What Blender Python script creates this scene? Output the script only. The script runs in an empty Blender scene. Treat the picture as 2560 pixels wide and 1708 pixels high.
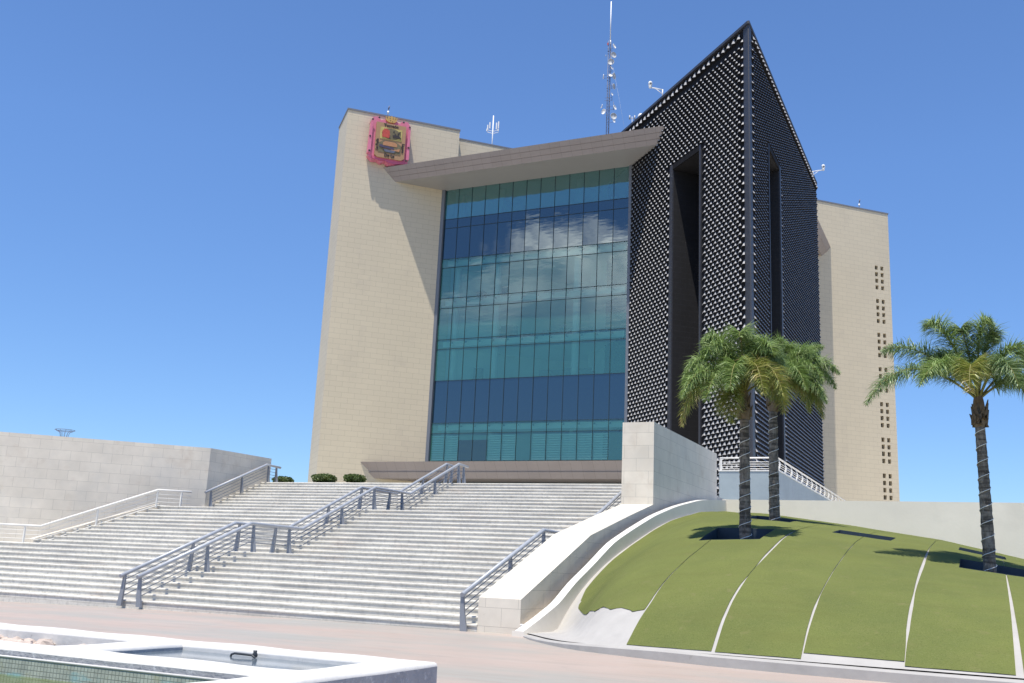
import bpy, math, random
from mathutils import Vector, Matrix
random.seed(7)
R = math.radians
S = bpy.context.scene
COL = S.collection

# ------------------------------------------------------------------ camera
cd = bpy.data.cameras.new('camera'); cam = bpy.data.objects.new('camera', cd); COL.objects.link(cam)
cd.sensor_width = 36.0; cd.lens = 35.17; cd.clip_start = 0.1; cd.clip_end = 5000
rt = Vector((0.90664477, 0.41957978, 0.04413697)); up = Vector((0.05485271, -0.22095875, 0.97373940)); fw = Vector((-0.41831381, 0.88041470, 0.22334618))
M = Matrix((rt, up, -fw)).transposed().to_4x4(); M.translation = Vector((0, 0, 1.6))
cam.matrix_world = M
S.camera = cam
# ------------------------------------------------------------------ world
SUN = Vector((0.002, -0.302, 1.0)).normalized()
elev = math.asin(SUN.z); azim = math.atan2(SUN.x, SUN.y)
W = bpy.data.worlds.new('World'); S.world = W; W.use_nodes = True
nt = W.node_tree; nt.nodes.clear()
def N(nt, t, **k):
    n = nt.nodes.new(t)
    for a, v in k.items():
        if a.startswith('i_'): n.inputs[a[2:].replace('_', ' ')].default_value = v
        else: setattr(n, a, v)
    return n
def math_(nt, op, a, b=None, c=None, clamp=False):
    n = nt.nodes.new('ShaderNodeMath'); n.operation = op; n.use_clamp = clamp
    for i, v in enumerate((a, b, c)):
        if v is None: continue
        if isinstance(v, (int, float)): n.inputs[i].default_value = v
        else: nt.links.new(v, n.inputs[i])
    return n.outputs[0]
sky = N(nt, 'ShaderNodeTexSky', sky_type='NISHITA', sun_disc=False, sun_elevation=elev, sun_rotation=azim, altitude=1100.0, air_density=1.0, dust_density=0.2, ozone_density=3.0)
bg = N(nt, 'ShaderNodeBackground'); bg.inputs[1].default_value = 0.117
wo = N(nt, 'ShaderNodeOutputWorld')
tc = N(nt, 'ShaderNodeTexCoord'); sx = N(nt, 'ShaderNodeSeparateXYZ'); nt.links.new(tc.outputs['Generated'], sx.inputs[0])
# a cumulus bank standing in the sky behind the photographer (the glass front mirrors it)
ns = N(nt, 'ShaderNodeTexNoise', i_Scale=9.0, i_Detail=9.0, i_Roughness=0.62, i_Distortion=0.4); nt.links.new(tc.outputs['Generated'], ns.inputs['Vector'])
n2 = N(nt, 'ShaderNodeTexNoise', i_Scale=3.2, i_Detail=5.0, i_Roughness=0.6); nt.links.new(tc.outputs['Generated'], n2.inputs['Vector'])
dx = math_(nt, 'MULTIPLY', math_(nt, 'ADD', sx.outputs[0], 0.36), 3.3)
dome = math_(nt, 'MULTIPLY', dx, dx)
top = math_(nt, 'SUBTRACT', 0.352, math_(nt, 'MULTIPLY', dome, 0.45))
h = math_(nt, 'SUBTRACT', top, sx.outputs[2])
h = math_(nt, 'MULTIPLY', h, 9.0)
h = math_(nt, 'ADD', h, math_(nt, 'MULTIPLY', math_(nt, 'SUBTRACT', ns.outputs[0], 0.5), 2.1))
h = math_(nt, 'ADD', h, math_(nt, 'MULTIPLY', math_(nt, 'SUBTRACT', n2.outputs[0], 0.5), .8))
m = math_(nt, 'MULTIPLY', h, 2.6, clamp=True)
m = math_(nt, 'MULTIPLY', m, math_(nt, 'MULTIPLY', math_(nt, 'ADD', math_(nt, 'MULTIPLY', sx.outputs[1], -1.0), -0.55), 6.0, clamp=True))
m = math_(nt, 'MULTIPLY', m, math_(nt, 'MULTIPLY', math_(nt, 'SUBTRACT', sx.outputs[2], 0.225), 12.0, clamp=True))
m = math_(nt, 'MULTIPLY', m, 0.9)
cmix = N(nt, 'ShaderNodeMixRGB'); nt.links.new(m, cmix.inputs[0]); gain = N(nt, 'ShaderNodeMixRGB', blend_type='MULTIPLY'); gain.inputs[0].default_value = 1; gain.inputs[2].default_value = (.78, .965, 1.19, 1); nt.links.new(sky.outputs[0], gain.inputs[1]); 
hz = math_(nt, 'MULTIPLY_ADD', math_(nt, 'MULTIPLY', sx.outputs[2], 2.6, clamp=True), .28, .73)
hs = N(nt, 'ShaderNodeVectorMath', operation='SCALE'); nt.links.new(gain.outputs[0], hs.inputs[0]); nt.links.new(hz, hs.inputs['Scale']); nt.links.new(hs.outputs[0], cmix.inputs[1])
crr = N(nt, 'ShaderNodeValToRGB'); crr.color_ramp.elements[0].position = .35; crr.color_ramp.elements[0].color = (7, 8.5, 10, 1); crr.color_ramp.elements[1].position = .62; crr.color_ramp.elements[1].color = (26, 26.2, 25.5, 1)
nt.links.new(ns.outputs[0], crr.inputs[0]); nt.links.new(crr.outputs[0], cmix.inputs[2])
nt.links.new(cmix.outputs[0], bg.inputs[0]); nt.links.new(bg.outputs[0], wo.inputs[0])
# ------------------------------------------------------------------ sun
sd = bpy.data.lights.new('sun', 'SUN'); sd.energy = 4.5; sd.angle = R(0.5); sd.color = (1.0, 0.94, 0.84)
so = bpy.data.objects.new('sun', sd); COL.objects.link(so)
so.rotation_euler = SUN.to_track_quat('Z', 'Y').to_euler()
S.view_settings.view_transform = 'Standard'; S.view_settings.look = 'None'; S.view_settings.exposure = 0.5; S.view_settings.gamma = 1
S.render.engine = 'CYCLES'
S.cycles.max_bounces = 10; S.cycles.transparent_max_bounces = 16

# ------------------------------------------------------------------ materials
def mat(name, col, rough=.8, metal=0.0, spec=0.5, var=0.0, vs=1.0, bump=0.0, bs=20.0, brick=None, stain=None, streak=None, joint=.55):
    """procedural principled material; brick=(w,h,offset,mortar) on the metric UVs; stain=(colour,scale,lo,hi)"""
    m = bpy.data.materials.new(name); m.use_nodes = True; t = m.node_tree; b = t.nodes['Principled BSDF']
    b.inputs['Roughness'].default_value = rough; b.inputs['Metallic'].default_value = metal; b.inputs['Specular IOR Level'].default_value = spec
    tc = t.nodes.new('ShaderNodeTexCoord'); L = t.links.new
    out = None
    rgb = t.nodes.new('ShaderNodeRGB'); rgb.outputs[0].default_value = (*col, 1); out = rgb.outputs[0]
    bumpsrc = None
    if brick:
        w, hh, off, mo = brick
        bt = t.nodes.new('ShaderNodeTexBrick'); L(tc.outputs['UV'], bt.inputs['Vector'])
        bt.offset = off; bt.inputs['Scale'].default_value = 1; bt.inputs['Brick Width'].default_value = w; bt.inputs['Row Height'].default_value = hh
        bt.inputs['Mortar Size'].default_value = mo; bt.inputs['Mortar Smooth'].default_value = .3; bt.inputs['Bias'].default_value = 0
        k = .006 + var * .3
        bt.inputs['Color1'].default_value = (*[c * (1 - k) for c in col], 1); bt.inputs['Color2'].default_value = (*[min(1, c * (1 + k)) for c in col], 1)
        bt.inputs['Mortar'].default_value = (*[c * joint for c in col], 1)
        out = bt.outputs['Color']; bumpsrc = bt.outputs['Fac']
    if var:
        n = t.nodes.new('ShaderNodeTexNoise'); n.inputs['Scale'].default_value = vs; n.inputs['Detail'].default_value = 8; n.inputs['Roughness'].default_value = .6
        L(tc.outputs['Object'], n.inputs['Vector'])
        mr = t.nodes.new('ShaderNodeMapRange'); L(n.outputs[0], mr.inputs[0]); mr.inputs[1].default_value = .3; mr.inputs[2].default_value = .7; mr.inputs[3].default_value = 1 - var; mr.inputs[4].default_value = 1 + var
        mx = t.nodes.new('ShaderNodeVectorMath'); mx.operation = 'SCALE'; L(out, mx.inputs[0]); L(mr.outputs[0], mx.inputs['Scale']); out = mx.outputs[0]
    for st in (stain or []):
        sc, ss, lo, hi, amt = st[:5]
        n = t.nodes.new('ShaderNodeTexNoise'); n.inputs['Scale'].default_value = ss; n.inputs['Detail'].default_value = 7; n.inputs['Roughness'].default_value = .65
        mp = t.nodes.new('ShaderNodeMapping'); L(tc.outputs['Object'], mp.inputs[0]); mp.inputs['Location'].default_value = (ss * 3.1, 7.7, ss)
        if len(st) > 5: mp.inputs['Scale'].default_value = st[5]
        L(mp.outputs[0], n.inputs['Vector'])
        mr = t.nodes.new('ShaderNodeMapRange'); L(n.outputs[0], mr.inputs[0]); mr.inputs[1].default_value = lo; mr.inputs[2].default_value = hi; mr.inputs[3].default_value = 0; mr.inputs[4].default_value = amt
        mx = t.nodes.new('ShaderNodeMixRGB'); L(mr.outputs[0], mx.inputs[0]); L(out, mx.inputs[1]); mx.inputs[2].default_value = (*sc, 1); out = mx.outputs[0]
    L(out, b.inputs['Base Color'])
    if bump or bumpsrc:
        bn = t.nodes.new('ShaderNodeBump'); bn.inputs['Strength'].default_value = .5
        n = t.nodes.new('ShaderNodeTexNoise'); n.inputs['Scale'].default_value = bs; n.inputs['Detail'].default_value = 6; L(tc.outputs['Object'], n.inputs['Vector'])
        bn.inputs['Distance'].default_value = bump if bump else .004
        src = n.outputs[0]
        if bumpsrc:
            s2 = t.nodes.new('ShaderNodeMath'); s2.operation = 'SUBTRACT'; L(src, s2.inputs[0]); L(bumpsrc, s2.inputs[1]); src = s2.outputs[0]
        L(src, bn.inputs['Height']); L(bn.outputs[0], b.inputs['Normal'])
    return m

MT = {}
MT['tile'] = mat('beige_stone_tile', (.56, .485, .35), .6, var=.035, vs=.12, brick=(1.2, .5, .5, .009), joint=.6, stain=[((.36, .31, .25), .35, .55, .8, .35)])
MT['coping_metal'] = mat('grey_metal', (.16, .165, .18), .5)
MT['panel'] = mat('pinkish_stone_panel', (.27, .235, .22), .6, var=.05, vs=.5, brick=(1.0, 20, 0, .010), joint=.55)
MT['soffit'] = mat('soffit_panel', (.30, .29, .28), .45, var=.03, vs=.3, brick=(3.0, 1.5, .5, .006), joint=.8)
MT['black'] = mat('black_cladding', (.010, .010, .012), .8, spec=.15, var=.15, vs=.7)
MT['slate'] = mat('slate_metal', (.034, .036, .046), .5, var=.12, vs=1.2)
MT['darktile'] = mat('dark_tile', (.011, .011, .013), .6, var=.2, vs=.8, brick=(.9, .45, .5, .012), joint=1.8)
MT['fin'] = mat('aluminium_scale', (.33, .325, .32), .45, spec=.5, var=.08, vs=1.5)
MT['mull'] = mat('dark_mullion', (.02, .035, .04), .5)
MT['frame'] = mat('grey_frame', (.13, .145, .17), .5)
MT['int_wall'] = mat('interior_wall', (.62, .62, .60), .9, var=.08, vs=.3)
MT['int_ceil'] = mat('interior_ceiling', (.75, .75, .73), .9)
MT['int_dark'] = mat('interior_dark', (.12, .12, .13), .8, var=.3, vs=.6)
MT['column'] = mat('white_column', (.8, .8, .78), .7)
MT['concrete_step'] = mat('step_concrete', (.60, .575, .515), .9, var=.10, vs=.6, bump=.012, bs=14, brick=(4.9, 50, 0, .006), joint=.7,
    stain=[((.30, .285, .26), 2.2, .48, .72, .5, (.25, 1, 2.5)), ((.22, .21, .2), 26, .62, .72, .5), ((.60, .48, .38), .5, .58, .75, .35), ((.36, .345, .31), 7, .48, .66, .55), ((.20, .185, .16), 1.3, .66, .76, .45)])
MT['trav'] = mat('travertine', (.66, .60, .50), .6, var=.09, vs=.9, bump=.003, bs=12, brick=(.95, .48, .5, .006), joint=.62,
    stain=[((.50, .40, .30), .8, .56, .72, .45), ((.50, .49, .46), .45, .5, .75, .4), ((.36, .27, .18), 2.1, .68, .78, .5)])
MT['trav_top'] = mat('travertine_coping', (.60, .56, .475), .6, var=.05, vs=.9, brick=(.95, 1.9, .5, .004), joint=.75, stain=[((.58, .5, .38), .7, .6, .8, .3)])
MT['plaster'] = mat('white_plaster', (.72, .67, .585), .85, var=.05, vs=.5, bump=.006, bs=9, stain=[((.52, .49, .43), .35, .52, .75, .5), ((.40, .37, .32), 3.2, .68, .8, .5)])
MT['graywall'] = mat('grey_blue_paint', (.27, .32, .34), .7, var=.08, vs=.8, stain=[((.45, .5, .55), 1.3, .62, .74, .5), ((.2, .2, .25), .5, .55, .8, .5)])
MT['plaza'] = mat('pink_plaza', (.40, .325, .275), .55, var=.07, vs=.35, bump=.002, bs=6,
    stain=[((.32, .315, .28), .22, .45, .6, .85, (.5, 1.6, 1)), ((.30, .25, .21), 1.4, .52, .66, .45, (.35, 2.4, 1)), ((.42, .30, .24), .6, .5, .75, .4, (.5, 1.6, 1)), ((.28, .245, .22), 2.2, .58, .75, .45), ((.20, .18, .16), 14, .66, .75, .5), ((.47, .43, .39), .9, .6, .72, .5, (.3, 2.2, 1))])
MT['ground'] = mat('earth', (.30, .27, .22), .95, var=.2, vs=.02)
MT['cement'] = mat('white_cement', (.385, .37, .345), .9, var=.08, vs=1.5, bump=.015, bs=5, stain=[((.40, .39, .36), 1.5, .55, .7, .5), ((.22, .2, .17), 5, .66, .76, .5)])
MT['turf'] = mat('artificial_turf', (.135, .155, .045), .95, spec=.1, var=.09, vs=.5, bump=.02, bs=120, stain=[((.095, .118, .040), .35, .45, .7, .55), ((.15, .16, .055), 1.6, .5, .75, .45), ((.06, .075, .03), 2.7, .69, .78, .5), ((.22, .22, .10), 45, .52, .7, .5), ((.05, .065, .02), 32, .52, .7, .5), ((.42, .42, .34), 7, .735, .75, .8), ((.115, .125, .04), 1.1, .5, .65, .35, (.25, 2.2, 1)), ((.17, .165, .07), 2.6, .6, .7, .6)])
MT['white_paint'] = mat('white_coping', (.62, .605, .57), .8, var=.06, vs=2, bump=.014, bs=9, stain=[((.42, .40, .37), 3.0, .58, .75, .55), ((.30, .28, .25), 11, .64, .74, .5)])
MT['rough_plaster'] = mat('rough_grey_plaster', (.34, .34, .35), .95, var=.12, vs=4, bump=.03, bs=22, stain=[((.66, .66, .65), 9, .56, .66, .55), ((.12, .12, .12), 6, .62, .74, .5)])
MT['mosaic'] = mat('mosaic_tile', (.40, .42, .35), .35, var=.22, vs=5, brick=(.05, .05, 0, .005), joint=.5, stain=[((.24, .48, .50), 2.2, .5, .62, .7, (.6, 1, 2)), ((.38, .36, .18), 3, .56, .66, .6)])
MT['water'] = mat('still_water', (.12, .15, .175), .12, spec=.35, bump=.004, bs=3)
MT['green_water'] = mat('green_water', (.10, .13, .03), .1, bump=.004, bs=4)
MT['rubble'] = mat('rubble', (.48, .40, .34), .9, var=.3, vs=6, bump=.01, bs=12)
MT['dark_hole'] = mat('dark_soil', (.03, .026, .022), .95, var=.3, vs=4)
MT['pipe'] = mat('dark_pipe', (.035, .04, .045), .5)
MT['rail'] = mat('grey_painted_steel', (.36, .38, .41), .42, metal=.1, var=.05, vs=3)
MT['rail_dark'] = mat('grey_rail_post', (.24, .255, .28), .5, metal=.1, var=.06, vs=3)
MT['rail_white'] = mat('pale_painted_steel', (.70, .68, .63), .45, var=.03, vs=3)
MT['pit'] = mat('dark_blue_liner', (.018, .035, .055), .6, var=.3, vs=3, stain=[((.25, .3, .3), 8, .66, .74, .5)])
MT['trunk'] = mat('palm_trunk', (.20, .17, .135), .95, var=.3, vs=9, bump=.06, bs=22, stain=[((.045, .038, .03), 2.2, .47, .58, .9, (.4, .4, 5)), ((.06, .05, .042), 12, .5, .6, .6, (1, 1, .35)), ((.33, .30, .26), 7, .52, .7, .6, (1, 1, .3))])
MT['shaft'] = mat('palm_boot', (.17, .125, .08), .85, var=.3, vs=5, bump=.02, bs=20, stain=[((.10, .065, .04), 7, .5, .65, .6, (1, 1, .3))])
MT['stalk'] = mat('frond_stalk', (.20, .19, .055), .6, var=.1, vs=3)
MT['light_wire'] = mat('white_light_cord', (.72, .71, .67), .6)
MT['bush'] = mat('hedge_leaf', (.075, .11, .025), .6, var=.3, vs=3)
MT['planter'] = mat('dark_planter', (.02, .02, .022), .7)
MT['antenna_white'] = mat('antenna_white', (.75, .75, .74), .5, var=.04)
MT['antenna_grey'] = mat('antenna_mesh', (.45, .46, .47), .6, var=.08, vs=8)
MT['mast'] = mat('mast_steel', (.11, .13, .20), .6, var=.2, vs=2)
MT['pink'] = mat('pink_enamel', (.60, .17, .25), .5, var=.10, vs=1.5)
MT['pink_dark'] = mat('deep_pink_enamel', (.50, .10, .17), .5, var=.08, vs=1.5)
MT['tan'] = mat('tan_panel', (.36, .21, .105), .6, var=.06, vs=1.5)
MT['yellow'] = mat('yellow_panel', (.48, .38, .12), .6, var=.12, vs=3)
MT['red'] = mat('red_enamel', (.45, .06, .04), .6, var=.2, vs=5)
MT['grey_disc'] = mat('grey_olive', (.15, .12, .06), .6, var=.2, vs=4)
MT['ink'] = mat('black_lettering', (.03, .022, .02), .6)
MT['orange'] = mat('orange_panel', (.42, .20, .09), .6, var=.12, vs=4)
MT['violet'] = mat('violet_panel', (.06, .045, .085), .6, var=.2, vs=5)
MT['steelblue'] = mat('steel_blue_panel', (.10, .11, .15), .6, var=.15, vs=4)
MT['gold'] = mat('gold_crown', (.50, .30, .09), .5, var=.1, vs=6)
MT['white_pvc'] = mat('white_pvc', (.8, .8, .78), .4)

def glass(name, tint, body, bodyfac, gloss, rough=.012, bumpd=.006):
    m = bpy.data.materials.new(name); m.use_nodes = True; t = m.node_tree; t.nodes.clear(); L = t.links.new
    o = t.nodes.new('ShaderNodeOutputMaterial'); tr = t.nodes.new('ShaderNodeBsdfTransparent'); tr.inputs[0].default_value = (*tint, 1)
    df = t.nodes.new('ShaderNodeBsdfDiffuse'); df.inputs[0].default_value = (*body, 1)
    gl = t.nodes.new('ShaderNodeBsdfGlossy'); gl.inputs[0].default_value = (.75, .85, .88, 1); gl.inputs[1].default_value = rough
    tc = t.nodes.new('ShaderNodeTexCoord'); mp = t.nodes.new('ShaderNodeMapping'); L(tc.outputs['Object'], mp.inputs[0]); mp.inputs['Scale'].default_value = (.35, .35, 1.3)
    n = t.nodes.new('ShaderNodeTexNoise'); n.inputs['Scale'].default_value = 1.6; n.inputs['Detail'].default_value = 2.5; L(mp.outputs[0], n.inputs['Vector'])
    bp = t.nodes.new('ShaderNodeBump'); bp.inputs['Strength'].default_value = 1; bp.inputs['Distance'].default_value = bumpd; L(n.outputs[0], bp.inputs['Height'])
    L(bp.outputs[0], gl.inputs['Normal'])
    lw = t.nodes.new('ShaderNodeLayerWeight'); lw.inputs[0].default_value = .35
    mr = t.nodes.new('ShaderNodeMapRange'); L(lw.outputs['Fresnel'], mr.inputs[0]); mr.inputs[1].default_value = 0; mr.inputs[2].default_value = 1; mr.inputs[3].default_value = gloss; mr.inputs[4].default_value = 1
    a = t.nodes.new('ShaderNodeMixShader'); a.inputs[0].default_value = bodyfac; L(tr.outputs[0], a.inputs[1]); L(df.outputs[0], a.inputs[2])
    b = t.nodes.new('ShaderNodeMixShader'); L(mr.outputs[0], b.inputs[0]); L(a.outputs[0], b.inputs[1]); L(gl.outputs[0], b.inputs[2]); L(b.outputs[0], o.inputs[0])
    return m
MT['glass'] = glass('teal_glass', (.50, .82, .77), (.07, .29, .265), .30, .075, .03, .003)
MT['glass_top'] = glass('teal_glass_top', (.30, .60, .58), (.04, .22, .22), .45, .18, .02)
MT['navy'] = glass('navy_spandrel_glass', (.02, .03, .05), (.008, .024, .045), 1.0, .095, .015, .0018)
MT['dark_glass'] = glass('entrance_glass', (.2, .3, .3), (.02, .05, .05), .7, .08)

def leafmat(name, c1, c2, c3):
    m = bpy.data.materials.new(name); m.use_nodes = True; t = m.node_tree; b = t.nodes['Principled BSDF']; L = t.links.new
    g = t.nodes.new('ShaderNodeNewGeometry'); tc = t.nodes.new('ShaderNodeTexCoord')
    n = t.nodes.new('ShaderNodeTexNoise'); n.inputs['Scale'].default_value = 2.2; L(tc.outputs['Object'], n.inputs['Vector'])
    cr = t.nodes.new('ShaderNodeValToRGB'); e = cr.color_ramp.elements; e[0].position = .05; e[0].color = (*c1, 1); e[1].position = .97; e[1].color = (*c3, 1); k = cr.color_ramp.elements.new(.6); k.color = (*c2, 1)
    a = t.nodes.new('ShaderNodeMath'); a.operation = 'MULTIPLY_ADD'; L(g.outputs['Random Per Island'], a.inputs[0]); a.inputs[1].default_value = .6; L(n.outputs[0], a.inputs[2])
    s = t.nodes.new('ShaderNodeMath'); s.operation = 'SUBTRACT'; L(a.outputs[0], s.inputs[0]); s.inputs[1].default_value = .28
    L(s.outputs[0], cr.inputs[0]); L(cr.outputs[0], b.inputs['Base Color']); b.inputs['Roughness'].default_value = .45; b.inputs['Specular IOR Level'].default_value = .6
    tr = t.nodes.new('ShaderNodeBsdfTranslucent'); L(cr.outputs[0], tr.inputs[0]); mx = t.nodes.new('ShaderNodeMixShader'); mx.inputs[0].default_value = .25
    L(b.outputs[0], mx.inputs[1]); L(tr.outputs[0], mx.inputs[2]); L(mx.outputs[0], t.nodes['Material Output'].inputs[0])
    return m
MT['leaf_green'] = leafmat('palm_leaf_green', (.10, .17, .04), (.26, .37, .11), (.48, .57, .28))
MT['leaf_yellow'] = leafmat('palm_leaf_yellowing', (.12, .18, .03), (.34, .37, .09), (.52, .38, .18))
MT['leaf_dark'] = leafmat('palm_leaf_deep', (.07, .13, .045), (.21, .31, .12), (.46, .53, .30))
MT['bushleaf'] = leafmat('hedge_leaves', (.04, .07, .015), (.09, .14, .03), (.17, .19, .06))

# ------------------------------------------------------------------ mesh helper
class MB:
    def __init__(s): s.v = []; s.f = []; s.m = []; s.sm = []
    def vert(s, p): s.v.append(tuple(p)); return len(s.v) - 1
    def face(s, pts, mi=0, smooth=False):
        i = [s.vert(p) for p in pts]; s.f.append(i); s.m.append(mi); s.sm.append(smooth)
    def prism(s, poly, z0, z1, mi=0, caps=True, side=None, topm=None):
        """plan polygon (ccw) extruded; z0/z1 numbers or per-vertex lists"""
        n = len(poly); a = z0 if isinstance(z0, (list, tuple)) else [z0] * n; b = z1 if isinstance(z1, (list, tuple)) else [z1] * n
        for i in range(n):
            j = (i + 1) % n
            s.face([(*poly[i], a[i]), (*poly[j], a[j]), (*poly[j], b[j]), (*poly[i], b[i])], mi)
        if caps:
            s.face([(*poly[i], b[i]) for i in range(n)], mi if topm is None else topm)
            s.face([(*poly[i], a[i]) for i in reversed(range(n))], mi)
    def box(s, x0, x1, y0, y1, z0, z1, mi=0, topm=None):
        s.prism([(x0, y0), (x1, y0), (x1, y1), (x0, y1)], z0, z1, mi, topm=topm)
    def obox(s, c, ax, ay, az, mi=0):
        c = Vector(c); ax, ay, az = Vector(ax), Vector(ay), Vector(az); P = lambda i, j, k: c + ax * i + ay * j + az * k
        for q in (((-1, -1, -1), (-1, 1, -1), (1, 1, -1), (1, -1, -1)), ((-1, -1, 1), (1, -1, 1), (1, 1, 1), (-1, 1, 1)), ((-1, -1, -1), (1, -1, -1), (1, -1, 1), (-1, -1, 1)),
                  ((1, 1, -1), (-1, 1, -1), (-1, 1, 1), (1, 1, 1)), ((1, -1, -1), (1, 1, -1), (1, 1, 1), (1, -1, 1)), ((-1, 1, -1), (-1, -1, -1), (-1, -1, 1), (-1, 1, 1))):
            s.face([P(*t) for t in q], mi)
    def tube(s, pts, r, n=8, mi=0, caps=True, smooth=True):
        pts = [Vector(p) for p in pts]; rr = r if isinstance(r, (list, tuple)) else [r] * len(pts); rings = []
        for i, p in enumerate(pts):
            d = (pts[min(i + 1, len(pts) - 1)] - pts[max(i - 1, 0)]).normalized()
            a = d.cross(Vector((0, 0, 1))); a = a.normalized() if a.length > 1e-3 else Vector((1, 0, 0)); b = d.cross(a)
            rings.append([s.vert(p + (a * math.cos(2 * math.pi * k / n) + b * math.sin(2 * math.pi * k / n)) * rr[i]) for k in range(n)])
        for a, b in zip(rings, rings[1:]):
            for k in range(n):
                s.f.append([a[k], a[(k + 1) % n], b[(k + 1) % n], b[k]]); s.m.append(mi); s.sm.append(smooth)
        if caps:
            s.f.append(list(reversed(rings[0]))); s.m.append(mi); s.sm.append(False)
            s.f.append(rings[-1]); s.m.append(mi); s.sm.append(False)
    def lathe(s, c, prof, axis, n=20, mi=0):
        c = Vector(c); ax = Vector(axis).normalized(); a = ax.cross(Vector((0, 0, 1))); a = a.normalized() if a.length > 1e-3 else Vector((1, 0, 0)); b = ax.cross(a); rings = []
        for r, h in prof:
            rings.append([s.vert(c + ax * h + (a * math.cos(2 * math.pi * k / n) + b * math.sin(2 * math.pi * k / n)) * max(r, 1e-4)) for k in range(n)])
        for p, q in zip(rings, rings[1:]):
            for k in range(n): s.f.append([p[k], p[(k + 1) % n], q[(k + 1) % n], q[k]]); s.m.append(mi); s.sm.append(True)
    def build(s, name, mats, parent=None, recalc=False):
        me = bpy.data.meshes.new(name); me.from_pydata(s.v, [], s.f)
        if not isinstance(mats, (list, tuple)): mats = [mats]
        for k in mats: me.materials.append(MT[k])
        me.polygons.foreach_set('material_index', s.m); me.polygons.foreach_set('use_smooth', s.sm)
        uv = me.uv_layers.new(name='UVMap').data
        for p in me.polygons:
            nrm = p.normal
            if abs(nrm.z) > .72: U = Vector((1, 0, 0)); V = Vector((0, 1, 0))
            else:
                U = Vector((-nrm.y, nrm.x, 0)).normalized(); V = Vector((0, 0, 1))
            for li in p.loop_indices:
                co = me.vertices[me.loops[li].vertex_index].co; uv[li].uv = (co.dot(U) + 500, co.dot(V) + 500)
        o = bpy.data.objects.new(name, me); COL.objects.link(o)
        if parent: o.parent = parent; o.matrix_parent_inverse = pinv(parent)
        return o
def pinv(p):
    m = Matrix.Identity(4); q = p
    while q: m = q.matrix_basis.copy() @ (m if False else m) if False else m; q = None
    # world matrix of the parent chain (no depsgraph needed)
    chain = []; q = p
    while q: chain.append(q); q = q.parent
    w = Matrix.Identity(4)
    for q in reversed(chain): w = w @ q.matrix_parent_inverse @ q.matrix_basis
    return w.inverted()
def tag(o, label, cat, group=None):
    o['label'] = label; o['category'] = cat
    if group: o['group'] = group
    return o
def thing(name, label, cat, loc=(0, 0, 0), group=None):
    o = bpy.data.objects.new(name, None); COL.objects.link(o); o.location = loc; o.empty_display_size = .3
    return tag(o, label, cat, group)
def struct(o): o['kind'] = 'structure'; return o

# ================================================================== ground and plaza
mb = MB(); mb.face([(-2500, -2500, -.6), (2500, -2500, -.6), (2500, 2500, -.6), (-2500, 2500, -.6)]); struct(mb.build('ground', 'ground'))
def gz(x): return -.0005 * min(0, x + 12) ** 2 if x > -40 else -.392
mb = MB(); xs = [-70 + 2 * i for i in range(61)]
for a, b in zip(xs, xs[1:]): mb.face([(a, -40, gz(a)), (b, -40, gz(b)), (b, 47, gz(b)), (a, 47, gz(a))], smooth=True)
struct(mb.build('plaza_pavement', 'plaza'))

# ================================================================== stairs
RI = .1855
F1 = [24.45 + .52 * i for i in range(10)]; F2 = [31.87 + .488 * i for i in range(11)]; F3 = [39.95 + .488 * i for i in range(10)]
L2 = [-38.0, -37.74, -37.46, -37.3, -37.04, -36.82, -36.58, -36.38, -36.18, -35.98, -35.8]
def floorz(y):
    z = 0
    for Y in F1 + F2 + F3:
        if y >= Y - 1e-6: z += RI
    return z
ZT = 31 * RI
XR = -12.26
st = thing('staircase', 'wide pale worn concrete staircase of three flights rising from the plaza', 'staircase', (-24, 24.45, 0))
def step(mb, x0, x1, y0, y1, z, zb):
    c = .018; ov = .025
    prof = [(y0, zb), (y0, z - .055), (y0 - ov, z - .05), (y0 - ov, z - c), (y0 - ov + c, z), (y1 + .02, z), (y1 + .02, zb)]
    n = len(prof)
    for i in range(n - 1):
        (a, b), (c1, d) = prof[i], prof[i + 1]
        mb.face([(x0, a, b), (x1, a, b), (x1, c1, d), (x0, c1, d)])
    for x, rv in ((x0, True), (x1, False)):
        q = [(x, a, b) for a, b in prof]; mb.face(q if not rv else q[::-1])
z = 0
for fl, lefts, ynext in ((F1, [-47.5] * 10, F2[0]), (F2, L2, F3[0]), (F3, [-35.99] * 10, F3[-1] + .5)):
    mb = MB()
    for i, y in enumerate(fl):
        z += RI; last = i == len(fl) - 1
        y1 = fl[i + 1] if not last else (y + .5)
        x0 = lefts[i]
        step(mb, x0, XR, y, y1, z - .0005 * i, z - RI - .05 if z > .3 else -.6)
    mb.build('flight', 'concrete_step', st)
    if ynext > fl[-1] + .6:
        m2 = MB(); m2.box(-47.5 if fl is F1 else -38.5, XR, fl[-1] + .49, ynext + .02, z - .3, z - .006)
        if fl is F1: m2.box(-47.5, -38.3, ynext + .02, 38, z - .3, z - .006); m2.build('landing', 'concrete_step', st)
mb = MB(); mb.box(-62, XR, F3[-1] + .49, 130, ZT - 1.5, ZT - .006); struct(mb.build('terrace_floor', 'concrete_step'))
mb = MB(); mb.box(-28.5, -15.2, 46.1, 46.6, ZT - .01, ZT + .10); tag(mb.build('stone_ledge', 'trav_top'), 'low white stone ledge lying behind the top step', 'ledge')

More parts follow.
